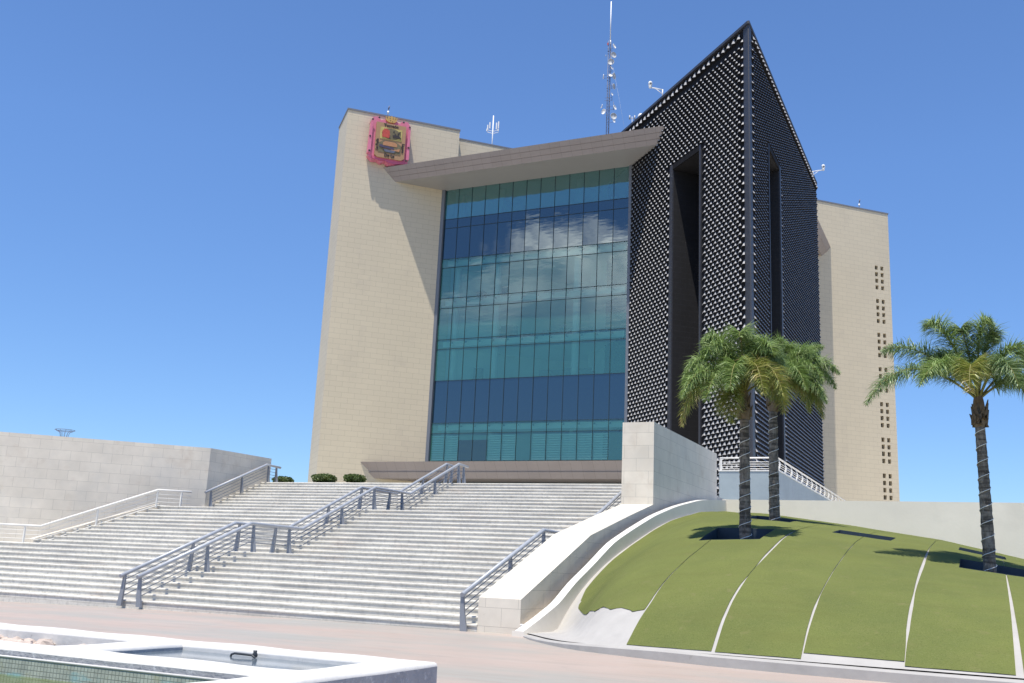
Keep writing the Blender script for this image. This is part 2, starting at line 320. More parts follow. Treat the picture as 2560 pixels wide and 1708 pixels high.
# ================================================================== left retaining wall (travertine block)
K = (-35.94, 40.1)
mb = MB(); mb.prism([(-62, 14.04), K, (K[0], 45.05), (-62, 45.05)], -.6, [7.02, 7.08, 7.12, 7.02], 0, topm=1)
tag(mb.build('retaining_wall', ['trav', 'trav_top']), 'tall travertine block wall standing left of the stairs', 'wall')
mb = MB(); P = [(-38.1, 31.95), (-35.84, 36.9), (-36.05, 37.0), (-38.35, 31.95)]
mb.prism(P, [1.5] * 4, [2.06, 4.02, 4.02, 2.06]); tag(mb.build('stair_stringer', 'trav'), 'sloping cream stone kerb between the stairs and the left travertine wall', 'kerb')

# ================================================================== right parapet and pier
mb = MB()
prof = [(24.47, -.1), (24.47, .885), (29.5, 2.78), (33.2, 3.62), (35.94, 4.21), (35.94, 1.2)]
def xz_extrude(mb, prof, x0, x1, mi=0, topi=()):
    n = len(prof)
    mb.face([(x0, y, z) for y, z in prof], mi)
    mb.face([(x1, y, z) for y, z in reversed(prof)], mi)
    for i in range(n):
        (a, b), (c, d) = prof[i], prof[(i + 1) % n]
        mb.face([(x1, a, b), (x1, c, d), (x0, c, d), (x0, a, b)], 1 if i in topi else mi)
def prof_side(name, prof, x0, x1, mats, parent=None, topi=()):
    m = MB(); xz_extrude(m, prof, x0, x1, 0, topi); return m.build(name, mats, parent)
pw = thing('parapet_wall', 'cream stone parapet sloping up the right side of the stairs with a tall pier', 'wall', (-11.6, 24.5, 0))
prof_side('sloping_parapet', [(24.47, -.1), (35.94, -.1), (35.94, 4.21), (33.2, 3.62), (29.5, 2.78), (24.47, .885)], XR, -11.03, ['trav', 'trav_top'], pw, (2, 3, 4))
mb = MB(); mb.box(XR - .003, -11.027, 35.937, 45.75, 0, 7.283, 0, topm=1); mb.build('pier', ['trav', 'trav_top'], pw)

# ================================================================== mound
DN = [0, .9, 1.7, 2.6, 3.7, 4.8, 6.0, 7.5, 9.2, 11, 15, 20, 26]
XT = [(-10.5, [.1, .68, 1.1, 1.5, 1.9, 2.24, 2.56, 2.95, 3.36, 3.72, 4.28, 4.65, 4.8]),
      (-4.87, [.22, .86, 1.22, 1.54, 1.82, 2.11, 2.38, 2.72, 3.0, 3.2, 3.55, 3.85, 4.1]),
      (-1.42, [.24, .7, 1.02, 1.28, 1.55, 1.78, 1.98, 2.22, 2.5, 2.74, 3.1, 3.35, 3.5]),
      (1.4, [.24, .6, .9, 1.12, 1.35, 1.5, 1.68, 1.88, 2.08, 2.23, 2.5, 2.72, 2.85]),
      (5, [.2, .45, .65, .8, .95, 1.05, 1.15, 1.28, 1.38, 1.45, 1.6, 1.7, 1.75]), (9, [.2, .3, .4, .5, .55, .6, .65, .7, .75, .8, .9, .95, 1.0])]
KB = [(-11, 24.4), (-10.2, 23.5), (-9.6, 22.6), (-8.6, 21.45), (-7, 20.6), (-4.9, 19.85), (-1.5, 19.5), (3, 19.4), (9, 19.4)]
YK = [(-10.9, 25.6), (-10.2, 25.5), (-9.6, 24.6), (-9.1, 23.3), (-8.6, 22.2), (-8.0, 21.2), (-7, 20.6), (-4.9, 19.85), (-1.5, 19.5), (3, 19.4), (9, 19.4)]
def lerp(t, x):
    if x <= t[0][0]: return t[0][1]
    for a, b in zip(t, t[1:]):
        if x <= b[0]: return a[1] + (b[1] - a[1]) * (x - a[0]) / (b[0] - a[0])
    return t[-1][1]
def smooth_tab(t, x, w=.5):
    return (lerp(t, x - w) + lerp(t, x) * 2 + lerp(t, x + w)) / 4
def yk(x): return smooth_tab(YK, x, .35)
def kb(x): return smooth_tab(KB, x, .35)
TABS = [(X, list(zip(DN, T))) for X, T in XT]
def surf(x, y):
    d = max(0, y - yk(x)); w = min(.6, d * .5)
    return lerp([(X, smooth_tab(T, d, w)) for X, T in TABS], x)
PITS = [(-7.1, -5.45, 27.4, 29.6), (-7.2, -5.75, 33.75, 35.8), (-4.05, -2.45, 30.9, 32.7), (-.62, 1.3, 27.15, 28.9), (-.72, .5, 32.0, 33.6)]
def inpit(x, y):
    return any(a - 1e-4 < x < b + 1e-4 and c - 1e-4 < y < d + 1e-4 for a, b, c, d in PITS)
def grid(mb, xs, ys, f, clampy, x_of=None, mi=0):
    idx = {}
    def v(i, j):
        if (i, j) not in idx:
            x = xs[i]; y = ys[j]
            if x_of: x = x_of(i, y)
            y = max(y, clampy(x)); idx[i, j] = mb.vert((x, y, f(x, y)))
        return idx[i, j]
    for i in range(len(xs) - 1):
        for j in range(len(ys) - 1):
            xa, xb = (xs[i], xs[i + 1]) if not x_of else (x_of(i, ys[j]), x_of(i + 1, ys[j]))
            cx, cy = (xa + xb) / 2, (ys[j] + ys[j + 1]) / 2
            if inpit(cx, cy) or ys[j + 1] <= min(clampy(xa), clampy(xb)) or xb - xa < 1e-4: continue
            mb.f.append([v(i, j), v(i + 1, j), v(i + 1, j + 1), v(i, j + 1)]); mb.m.append(mi); mb.sm.append(True)
YS = sorted(set([19.3 + .25 * i for i in range(104)] + [p[2] for p in PITS] + [p[3] for p in PITS] + [45.0]))
YS = [y for y in YS if y <= 45.0]
def dd(l, eps=.03):
    o = [l[0]]
    for v in l[1:]:
        if v - o[-1] > eps: o.append(v)
    return o
pitx = [p[0] for p in PITS] + [p[1] for p in PITS]
XS = sorted(set([round(-10.9 + .3 * i, 3) for i in range(67)] + pitx))
mb = MB(); grid(mb, XS, YS, lambda x, y: surf(x, y) - .006, kb); struct(mb.build('mound_base', 'cement'))
# turf laid in strips between the seams
def left_edge(y):
    return lerp([(25.2, -9.95), (26.2, -10.14), (27.3, -10.32), (30, -10.36), (45, -10.42)], y)
def gap1(y): return lerp([(21.6, .03), (22.6, .015), (24, .01), (45, .01)], y)
def gap2(y): return .75*lerp([(19.8, .05), (22.5, .035), (23.2, .008), (24.2, .012), (25.2, .045), (28.5, .03), (31, .015), (34, .008), (45, .006)], y)
def gap3(y): return lerp([(19.7, .012), (20.5, .02), (21.5, .025), (22.2, .008), (45, .006)], y)
def gap4(y): return .75*lerp([(19.5, .008), (20.2, .01), (20.8, .04), (22, .045), (23, .02), (26, .05), (28, .04), (30.2, .01), (45, .006)], y)
def gap5(y): return .7*lerp([(19.5, .09), (22, .05), (26.5, .02), (28, .006), (45, .006)], y)
def ragged(x): return lerp([(-10.2, 26.4), (-9.68, 25.35), (-8.98, 23.9), (-8.29, 22.72), (-7.85, 22.25), (-7.4, 21.95), (-6.8, 21.7)], x) + .06 * math.sin(x * 9.1) + .05 * math.sin(x * 23.3 + 1)
def s1x(y): return lerp([(20.6, -6.85), (22, -6.78), (23.8, -6.8), (27.3, -6.77), (45, -6.77)], y)
strips = [(left_edge, lambda y: s1x(y) - gap1(y), lambda x: max(ragged(x), kb(x) + .05), 9),
          (lambda y: s1x(y) + gap1(y) if y > 21.9 else s1x(y) + .02 - .02 * (22 - y), lambda y: -4.88 - gap2(y), lambda x: yk(x) + .05, 6),
          (lambda y: -4.88 + gap2(y), lambda y: -3.19 - gap3(y), lambda x: yk(x) + .04, 5),
          (lambda y: -3.19 + gap3(y), lambda y: -1.41 - gap4(y), lambda x: yk(x) + .2, 5),
          (lambda y: -1.41 + gap4(y), lambda y: .40 - gap5(y), lambda x: yk(x) + .06, 5),
          (lambda y: .40 + gap5(y), lambda y: 9.0, lambda x: yk(x) + .06, 10)]
for A, B, cl, nseg in strips:
    mb = MB()
    # build columns as fractions, adding the pit walls as exact lines where a pit lies in the strip
    ylist = dd(YS, .02)
    px = sorted(p for p in pitx if A(30) + .05 < p < B(30) - .05)
    a0, b0 = A(30), B(30); xs = [a0] + px + [b0]; full = []
    for p, q in zip(xs, xs[1:]):
        k = max(1, int(round((q - p) / .35)))
        full += [(p + (q - p) * i / k) for i in range(k)]
    full.append(b0)
    def x_of(i, y, full=full, A=A, B=B, a0=a0, b0=b0):
        t = (full[i] - a0) / (b0 - a0)
        if i == 0: return A(y)
        if i == len(full) - 1: return B(y)
        if any(abs(full[i] - p) < 1e-5 for p in pitx) and y > 26: return full[i]
        l, r = A(y), B(y); x = full[i] + (l - a0) * (1 - t) + (r - b0) * t
        return min(max(x, l), r)
    grid(mb, full, ylist, lambda x, y: surf(x, y) + .012 + .004 * math.sin(x * 9 + y * 3), cl, x_of)
    struct(mb.build('turf', 'turf'))
for (a, b, c, d) in PITS:      # lined planting pits
    mb = MB(); n = 6
    for i in range(n):
        xa, xb = a + (b - a) * i / n, a + (b - a) * (i + 1) / n
        for y, rv in ((c, 0), (d, 1)):
            q = [(xa, y, surf(xa, y) + .02), (xb, y, surf(xb, y) + .02), (xb, y, surf(xb, y) - .75), (xa, y, surf(xa, y) - .75)]; mb.face(q if rv else q[::-1])
        ya, yb = c + (d - c) * i / n, c + (d - c) * (i + 1) / n
        for x, rv in ((a, 1), (b, 0)):
            q = [(x, ya, surf(x, ya) + .02), (x, yb, surf(x, yb) + .02), (x, yb, surf(x, yb) - .75), (x, ya, surf(x, ya) - .75)]; mb.face(q if rv else q[::-1])
    zb = surf((a + b) / 2, c) - .5
    mb.face([(a, c, zb), (b, c, zb), (b, d, zb), (a, d, zb)], 1)
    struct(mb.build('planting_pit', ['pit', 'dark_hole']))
# kerb along the mound foot
mb = MB(); pts = []
x = -10.98
kp = [(-11.0, 24.35), (-10.6, 23.75), (-10.1, 23.0), (-9.6, 22.4), (-9.1, 21.85), (-8.6, 21.35), (-8, 20.9), (-7, 20.45), (-6, 20.05), (-4.9, 19.72), (-3.5, 19.52), (-1.5, 19.35), (0, 19.28), (3, 19.25), (9, 19.25)]
def dense(t, n=4):
    o = []
    for a, b in zip(t, t[1:]):
        for i in range(n): o.append(tuple(a[j] + (b[j] - a[j]) * i / n for j in range(len(a))))
    o.append(t[-1]); return o
kp = dense(kp, 3)
hgt = lambda x: lerp([(-11, .05), (-9.5, .08), (-8, .14), (-6, .2), (9, .2)], x)
ring = []
for i, (x, y) in enumerate(kp):
    a = Vector(kp[min(i + 1, len(kp) - 1)]) - Vector(kp[max(i - 1, 0)]); nn = Vector((a.y, -a.x)).normalized()
    o = Vector((x, y)); w = .20; H = hgt(x)
    ring.append([(o.x - nn.x * -.0, o.y, -.05), (o.x, o.y, H - .03), (o.x - nn.x * .03, o.y - nn.y * .03, H), (o.x - nn.x * w, o.y - nn.y * w, H + .01), (o.x - nn.x * (w + .25), o.y - nn.y * (w + .25), H + .0), (o.x - nn.x * (w + .25), o.y - nn.y * (w + .25), -.05)])
for a, b in zip(ring, ring[1:]):
    for k in range(5): mb.face([a[k], b[k], b[k + 1], a[k + 1]], smooth=False)
tag(mb.build('mound_kerb', 'cement'), 'low white curved kerb along the foot of the turf mound', 'kerb')
# curved low wall between parapet and turf
path = [(-10.62, 23.75, .14), (-10.55, 24.6, .42), (-10.5, 25.75, .80), (-10.5, 26.92, 1.35), (-10.5, 28.21, 1.83), (-10.5, 30.12, 2.60), (-10.5, 32.0, 3.11), (-10.5, 34.45, 3.72), (-10.5, 37.26, 4.26), (-10.5, 40.96, 4.8), (-10.45, 44.98, 5.1)]
path = dense(path, 4); path = [path[0]] + [tuple((path[i - 1][k] + path[i][k] * 2 + path[i + 1][k]) / 4 for k in range(3)) for i in range(1, len(path) - 1)] + [path[-1]]
mb = MB()
for a, b in zip(path, path[1:]):
    w = .22
    mb.face([(a[0] + .02, a[1], a[2]), (b[0] + .02, b[1], b[2]), (b[0] - w, b[1], b[2]), (a[0] - w, a[1], a[2])][::-1], 1, True)
    fa, fb = max(-.1, a[2] - 1.6), max(-.1, b[2] - 1.6)
    mb.face([(a[0] + .10, a[1], fa), (b[0] + .10, b[1], fb), (b[0] + .02, b[1], b[2]), (a[0] + .02, a[1], a[2])][::-1], 0, True)
    mb.face([(a[0] - w, a[1], fa), (b[0] - w, b[1], fb), (b[0] - w, b[1], b[2]), (a[0] - w, a[1], a[2])], 0, True)
a = path[0]; mb.face([(a[0] + .10, a[1], -.1), (a[0] - .3, a[1], -.1), (a[0] - .3, a[1], a[2]), (a[0] + .02, a[1], a[2])])
mb.face([(-11.03, 24.0, .03), (-10.7, 24.0, .03), (-10.7, 45, 4.6), (-11.03, 45, 4.6)])
tag(mb.build('garden_wall', ['plaster', 'white_paint']), 'low wavy rendered wall between the stone parapet and the turf', 'wall')
mb = MB(); mb.tube([(-10.86, 24.2, 0), (-10.86, 24.2, .26)], .035, 12); mb.tube([(-10.86, 24.2, .24), (-10.86, 24.2, .29)], .042, 12)
tag(mb.build('drain_pipe', 'white_pvc'), 'short white plastic pipe stub beside the parapet foot', 'pipe')
# long white wall behind the mound
mb = MB(); mb.box(-10.6, 20, 45, 45.35, 0, 5.14, 0, topm=1)
tag(mb.build('boundary_wall', ['plaster', 'white_paint']), 'long white rendered wall closing the back of the turf mound', 'wall')
mb = MB(); mb.box(-10.6, 22, 45.36, 130, 3, 4.9); struct(mb.build('upper_terrace', 'plaster'))

# ================================================================== fountain
ft = thing('fountain_basin', 'white rimmed fountain basin with grey rendered sides and mosaic pool', 'fountain', (-9, 9.5, 0))
def rim(name, x0, x1, y0, y1, zt=.5, zb=-.3, wob=.012, r=.05, inner=False):
    """rounded, slightly wavy plastered rim"""
    mb = MB(); horiz = (x1 - x0) > (y1 - y0); L = (x1 - x0) if horiz else (y1 - y0); n = max(8, int(L / .12)); ph = random.random() * 9
    w0, w1 = (y0, y1) if horiz else (x0, x1); rings = []
    for i in range(n + 1):
        t = (x0 if horiz else y0) + L * i / n; e1 = wob * math.sin(t * 2.3 + ph) + wob * .7 * math.sin(t * 6.1 + ph * 2); e2 = wob * math.sin(t * 2.9 + ph * 3) + wob * .5 * math.sin(t * 7.3)
        hz = .006 * math.sin(t * 3.7 + ph)
        pr = [(w0 + e1 * .3, zb), (w0 + e1, zt - r), (w0 + e1 + r * .3, zt - r * .3), (w0 + e1 + r, zt + hz), (w1 + e2 - r, zt + hz), (w1 + e2 - r * .3, zt - r * .3), (w1 + e2, zt - r), (w1 + e2 * .3, zb)]
        rings.append([(t, a, b) if horiz else (a, t, b) for a, b in pr])
    ix = [[mb.vert(p) for p in rg] for rg in rings]
    for a, b in zip(ix, ix[1:]):
        for k in range(7):
            q = [a[k], b[k], b[k + 1], a[k + 1]]; q = q if horiz else q[::-1]
            mb.f.append(q); mb.m.append((1 if k == 6 or (k == 0 and not inner) else 0) if k in (0, 6) else 0); mb.sm.append(k not in (0, 6))
    for rg, rv in ((rings[0], horiz), (rings[-1], not horiz)): mb.face(rg if not rv else rg[::-1], 1)
    return mb.build(name, ['white_paint', 'rough_plaster'], ft)
rim('rim', -17, -6.05, 10.55, 11.02, inner=True); rim('rim', -6.55, -5.99, 1.5, 10.98, .503); rim('rim', -17, -6.45, 8.3, 8.98, .498, r=.02); rim('rim', -10.12, -9.56, 8.95, 10.65, .495)
mb = MB()
mb.face([(-9.6, 8.9, .41), (-6.4, 8.9, .41), (-6.4, 10.7, .41), (-9.6, 10.7, .41)]); mb.build('basin_water', 'water', ft)
mb = MB(); mb.box(-17, -6.49, 8.262, 8.292, -.4, .41); mb.build('mosaic_band', 'mosaic', ft)
mb = MB(); mb.tube([(-17, 8.268, .417), (-6.5, 8.268, .417)], .014, 6); mb.build('mosaic_edge', 'white_paint', ft)
mb = MB(); mb.face([(-17, 1.5, .23), (-6.4, 1.5, .23), (-6.4, 8.27, .23), (-17, 8.27, .23)]); mb.build('pool_water', 'green_water', ft)
mb = MB(); mb.face([(-17, 8.9, .2), (-10.1, 8.9, .2), (-10.1, 10.7, .2), (-17, 10.7, .2)]); mb.build('chamber_bed', 'dark_hole', ft)
def rock(mb, c, r, rnd):
    n1, n2 = 5, 8; rings = []
    ph = [rnd.uniform(.7, 1.25) for _ in range(60)]
    for i in range(n1 + 1):
        a = math.pi * i / n1
        rings.append([mb.vert((c[0] + r * math.sin(a) * math.cos(2 * math.pi * k / n2) * ph[i * n2 + k] * 1.3, c[1] + r * math.sin(a) * math.sin(2 * math.pi * k / n2) * ph[i * n2 + k], c[2] + r * .7 * math.cos(a) * ph[i * n2])) for k in range(n2)])
    for p, q in zip(rings, rings[1:]):
        for k in range(n2): mb.f.append([p[k], q[k], q[(k + 1) % n2], p[(k + 1) % n2]]); mb.m.append(0); mb.sm.append(False)
rnd = random.Random(4)
mb = MB()
for i in range(240): rock(mb, (rnd.uniform(-16, -10.3), rnd.uniform(9.2, 10.55), rnd.uniform(.24, .33)), rnd.uniform(.05, .13), rnd)
o = mb.build('rubble_stones', 'rubble'); o['kind'] = 'stuff'
tag(o, 'heap of broken pinkish rubble inside the left fountain chamber', 'rubble')
mb = MB(); mb.tube([(-8.60, 10.36, .40), (-8.59, 10.36, .435), (-8.55, 10.37, .45), (-8.30, 10.39, .445), (-8.25, 10.39, .42), (-8.245, 10.39, .39)], .014, 10)
mb.lathe((-8.29, 10.44, .42), [(0, 0), (.03, 0), (.034, .03), (.022, .055), (.026, .08), (0, .08)], (0, 0, 1), 10)
tag(mb.build('water_pipe', 'pipe'), 'bent black water pipe with valve lying in the fountain basin', 'pipe')

# ================================================================== handrails
def smoothpath(pts): return pts
def post(mb, x, y, z0, z1, wide=.20, thin=.09, side=1):
    """bowed tapered flat post, wide at the foot"""
    n = 8; rows = []
    for i in range(n + 1):
        t = i / n; z = z0 + (z1 - z0) * t
        w = wide * (1 - t) ** 1.3 + thin * (1 - (1 - t) ** 1.3) ; w = max(w, thin)
        cx = x - side * .085 * math.sin(t * math.pi * .5) + side * .05
        rows.append((cx - w / 2, cx + w / 2, z))
    for (a0, a1, za), (b0, b1, zb) in zip(rows, rows[1:]):
        for yy, rv in ((y - .035, 0), (y + .035, 1)):
            q = [(a0, yy, za), (a1, yy, za), (b1, yy, zb), (b0, yy, zb)]; mb.face(q if not rv else q[::-1], 0, False)
        mb.face([(a1, y - .035, za), (a1, y + .035, za), (b1, y + .035, zb), (b1, y - .035, zb)]); mb.face([(a0, y + .035, za), (a0, y - .035, za), (b0, y - .035, zb), (b0, y + .035, zb)])
def handrail(name, label, x, top, posts, mats=('rail', 'rail_dark'), side=1, nb=4, r=.062, base=floorz, group=None):
    """top: list of (y,z) of the top tube; posts: list of y"""
    t = thing(name, label, 'handrail', (x, posts[0], base(posts[0])), group)
    mb = MB(); mb.tube([(x, y, z) for y, z in top], r, 14); mb.build('top_rail', mats[0], t)
    Z = lambda y: lerp(top, y)
    for k in range(nb):
        dz = .17 + .165 * k; mb = MB()
        ys = [posts[0]] + [y for y, z in top if posts[0] + .15 < y < posts[-1] - .15] + [posts[-1]]
        mb.tube([(x - .02 * side, y, Z(y) - dz) for y in ys], .013, 6); mb.build('bar', mats[1], t)
    for y in posts:
        mb = MB(); post(mb, x, y, base(y) - .005, Z(y) - .03, side=side); mb.build('post', mats[1], t)
    return t
CT = [(24.15, .90), (29.3, 2.86), (32.35, 2.83), (37.3, 4.88), (40.3, 4.87), (44.9, 6.76), (45.9, 6.72)]
CP = [24.3, 26.95, 29.5, 31.95, 34.8, 37.5, 39.9, 42.45, 44.95, 45.5]
CPf = [24.3, 27.2, 29.5, 31.6, 34.95, 37.3, 39.65, 42.6, 44.95, 45.5]
handrail('stair_handrail', 'grey steel handrail down the middle of the stairs, nearer the right of the pair', -24.0, CT, CPf)
handrail('stair_handrail', 'grey steel handrail down the middle of the stairs, nearer the left of the pair', -24.72, CT, CPf, side=-1)
handrail('stair_handrail', 'grey steel handrail beside the sloping parapet on the right of the stairs', -12.62, [(24.2, .93), (29.5, 2.9), (32.2, 2.86), (37.3, 4.86), (40.3, 4.85), (44.9, 6.7)], [24.3, 27.2, 29.6, 31.6, 34.9, 37.4, 39.6, 42.5, 44.9])
handrail('stair_handrail', 'short grey steel handrail on the top flight against the end of the left wall', -35.62, [(39.7, 4.78), (44.3, 6.70), (45.5, 6.66)], [40.15, 42.4, 44.5, 45.2], base=lambda y: floorz(y))
# pale railing along the left wall
t = thing('wall_railing', 'pale cream railing following the foot of the left travertine wall', 'railing', (-37.6, 31.9, 1.85))
wp = [(-45.4, 24.4, 2.60), (-38.0, 31.75, 2.62), (-35.95, 36.6, 4.62), (-35.0, 37.6, 4.62)]
wp = [(-44.4, 25.3, 2.58), (-37.55, 31.75, 2.60), (-35.75, 36.6, 4.63), (-34.72, 37.75, 4.64)]
mb = MB(); mb.tube(wp, .05, 12); mb.build('top_rail', 'rail_white', t)
def along(P, s):
    for a, b in zip(P, P[1:]):
        l = (Vector(b) - Vector(a)).length
        if s <= l: return Vector(a) + (Vector(b) - Vector(a)) * s / l
        s -= l
    return Vector(P[-1])
for dz in (.2, .38, .56, .74):
    mb = MB(); mb.tube([(a, b, c - dz) for a, b, c in wp], .014 if dz < .7 else .022, 6); mb.build('bar', 'rail_white', t)
for s in (1.2, 4.2, 8.8, 12.0, 14.95, 16.05):
    p = along(wp, s); mb = MB(); mb.obox((p.x, p.y, p.z - .42), (.035, 0, 0), (0, .035, 0), (0, 0, .42)); mb.build('post', 'rail_white', t)

# ================================================================== raised platform by the tower
mb = MB(); mb.box(-14.32, -10.78, 60, 95, 4.9, 8.0); tag(mb.build('platform_wall', 'graywall'), 'grey blue painted platform below the black tower', 'wall')
mb = MB(); mb.box(-14.36, -10.74, 59.96, 95.04, 8.0, 8.06)
tag(mb.build('platform_coping', 'rail_white'), 'thin white coping edging the grey blue platform', 'coping')
t = thing('platform_railing', 'white railing with bowed posts round the grey blue platform', 'railing', (-10.8, 60.1, 8.06))
mb = MB(); mb.tube([(-14.3, 60.1, 8.8), (-10.88, 60.1, 8.8), (-10.88, 94, 8.8)], .05, 10); mb.build('top_rail', 'rail_white', t)
for dz in (.24, .37, .5, .65):
    mb = MB(); mb.tube([(-14.3, 60.1, 8.8 - dz), (-10.88, 60.1, 8.8 - dz), (-10.88, 94, 8.8 - dz)], .022, 6); mb.build('bar', 'rail_white', t)
for x in (-14.28, -14.2): mb = MB(); mb.box(x - .03, x + .03, 60.07, 60.13, 8.06, 8.78); mb.build('post', 'rail_white', t)
for i in range(17):
    y = 60.15 + 2.05 * i; mb = MB()
    for q in range(6):
        a, b = q / 6, (q + 1) / 6; f = lambda s: -10.88 + .14 * math.sin(s * math.pi)
        mb.obox(((f(a) + f(b)) / 2, y, 8.06 + .72 * (a + b) / 2), ((f(b) - f(a)) / 2 + .03, 0, 0), (0, .09, 0), (0, 0, .062))
    mb.build('post', 'rail_white', t)

# ================================================================== city hall
hall = thing('city_hall', 'modern city hall with beige stone wings, teal glass front and black scaled tower', 'building', (-36, 90, 5.7))
r2 = math.sqrt(.5)
def B(s, off=0): return (-47.07 + r2 * s - r2 * off, 82 + r2 * s + r2 * off)     # slab plane; off>0 goes behind
ZR = 45.0
# left wing
mb = MB(); mb.prism([B(-10.36), B(1.1), B(1.1, 4.78), B(-10.36, 4.78)], 5, ZR); mb.build('stone_wing', 'tile', hall)
mb = MB(); mb.prism([B(-10.42, -.06), B(1.16, -.06), B(1.16, 4.84), B(-10.42, 4.84)], ZR, ZR + .17); mb.build('roof_edge', 'coping_metal', hall)
mb = MB(); mb.prism([B(1.12, .9), B(45, .9), B(45, 4.7), B(1.12, 4.7)], 5, ZR - .5); mb.build('stone_wing', 'tile', hall)
mb = MB(); mb.prism([B(1.2, .86), B(45, .86), B(45, 4.8), B(1.2, 4.8)], ZR - .5, ZR - .34); mb.build('roof_edge', 'coping_metal', hall)
# right wing with a grid of real openings
s0, s1 = 38.0, 54.6
cols = [(52.42, 52.84), (53.22, 53.64)]
gz0 = [38.1 - 4.05 * k for k in range(7)]
rows_ = sorted([(z - .80 * j - .25, z - .80 * j + .25) for z in gz0 for j in range(4)])
sl = [s0] + [c for p in cols for c in p] + [s1]; zl = [5.0] + [c for p in rows_ for c in p] + [ZR]
mb = MB()
for i in range(len(sl) - 1):
    for j in range(len(zl) - 1):
        if i in (1, 3) and j % 2 == 1: continue
        mb.face([(*B(sl[i]), zl[j]), (*B(sl[i + 1]), zl[j]), (*B(sl[i + 1]), zl[j + 1]), (*B(sl[i]), zl[j + 1])])
for p, q in ((B(s1), B(s1, 4.78)), (B(s1, 4.78), B(s0, 4.78)), (B(s0, 4.78), B(s0))): mb.face([(*p, 5), (*q, 5), (*q, ZR), (*p, ZR)])
mb.face([(*B(s0), ZR), (*B(s1), ZR), (*B(s1, 4.78), ZR), (*B(s0, 4.78), ZR)])
mb.build('stone_wing', 'tile', hall)
mb = MB(); mb.prism([B(s0, -.06), B(s1 + .06, -.06), B(s1 + .06, 4.84), B(s0, 4.84)], ZR, ZR + .17); mb.build('roof_edge', 'coping_metal', hall)
for ci, (a, b) in enumerate(cols):
    for (z0, z1) in rows_:
        if z1 < 8: continue
        mb = MB(); d = .38
        for (p, q, rv) in (((a, a), (0, d), 0), ((b, b), (0, d), 1)):
            f = [(*B(p[0], 0), z0), (*B(p[0], d), z0), (*B(p[0], d), z1), (*B(p[0], 0), z1)]; mb.face(f[::-1] if not rv else f, 0)
        mb.face([(*B(a, 0), z0), (*B(b, 0), z0), (*B(b, d), z0), (*B(a, d), z0)], 0); mb.face([(*B(a, 0), z1), (*B(a, d), z1), (*B(b, d), z1), (*B(b, 0), z1)], 0)
        mb.face([(*B(a, d), z0), (*B(b, d), z0), (*B(b, d), z1), (*B(a, d), z1)], 1)
        mb.build('window', ['tile', 'black'], hall)
# rear core carrying the masts
mb = MB(); mb.prism([B(4, 4.9), B(50, 4.9), B(50, 26), B(4, 26)], 5, 43.5); mb.build('rear_block', 'tile', hall)

# glass front
YF = 82.0; GX0, GX1 = -46.95, -27.80; ZB, ZTOP = 11.3, 38.33
bands = [('glass', 11.32, 13.9), ('glass', 13.9, 14.88), ('navy', 14.88, 18.95), ('glass', 18.95, 22.05), ('glass', 22.05, 22.98), ('glass', 22.98, 26.09), ('glass', 26.09, 27.08), ('glass', 27.08, 30.2), ('glass', 30.2, 31.1), ('navy', 31.1, 34.3), ('navy', 34.3, 35.25), ('glass_top', 35.25, 38.33)]
NP = 13; pw_ = (GX1 - GX0) / NP
rndg = random.Random(11)
for mname, z0, z1 in bands:
    mb = MB()
    for i in range(NP):
        if z0 < 11.4 and i == 2: mb.build('glass_band', mname, hall); mb = MB()
        if z0 < 11.4 and i in (2, 3): continue
        xa, xb = GX0 + pw_ * i, GX0 + pw_ * (i + 1); ty, tx = rndg.uniform(-.006, .006), rndg.uniform(-.006, .006)
        mb.face([(xa, YF + tx, z0), (xb, YF - tx, z0), (xb, YF - tx + ty, z1), (xa, YF + tx + ty, z1)])
    mb.build('glass_band' if mname != 'navy' else 'spandrel_band', mname, hall)
mb = MB(); mb.face([(GX0 + pw_ * 2, YF, 11.32), (GX0 + pw_ * 4, YF, 11.32), (GX0 + pw_ * 4, YF, 13.25), (GX0 + pw_ * 2, YF, 13.25)]); mb.build('dark_panes', 'dark_glass', hall)  # two panes in darker glass, the darkness behind put into their colour
mb = MB(); mb.face([(GX0 + pw_ * 2, YF, 13.25), (GX0 + pw_ * 4, YF, 13.25), (GX0 + pw_ * 4, YF, 13.9), (GX0 + pw_ * 2, YF, 13.9)]); mb.build('glass_band', 'glass', hall)
mg = MB()
for i in range(NP + 1):
    x = GX0 + pw_ * i; mg.box(x - .016, x + .016, YF - .05, YF + .03, ZB, ZTOP)
mg.build('mullions', 'mull', hall)
for z in (13.9, 14.88, 18.95, 22.05, 22.98, 26.09, 27.08, 30.2, 31.1, 34.3, 35.25):
    mt = MB(); mt.box(GX0, GX1, YF - .054, YF + .034, z - .015, z + .015); mt.build('transom', 'mull', hall)
for q in ((-47.3, -46.97, 81.72), (-27.78, -27.5, 81.8)):
    mb = MB(); mb.box(*q, 82.1, ZB - .2, ZTOP + .1); mb.build('glass_frame', 'frame', hall)
# spider fittings on the slab edges
mb = MB()
for z in (14.6, 22.7, 26.8, 30.85):
    for i in range(1, NP): mb.box(GX0 + pw_ * i + .05, GX0 + pw_ * i + .2, YF + .06, YF + .16, z - .12, z + .06)
mb.build('glass_fitting', 'frame', hall)
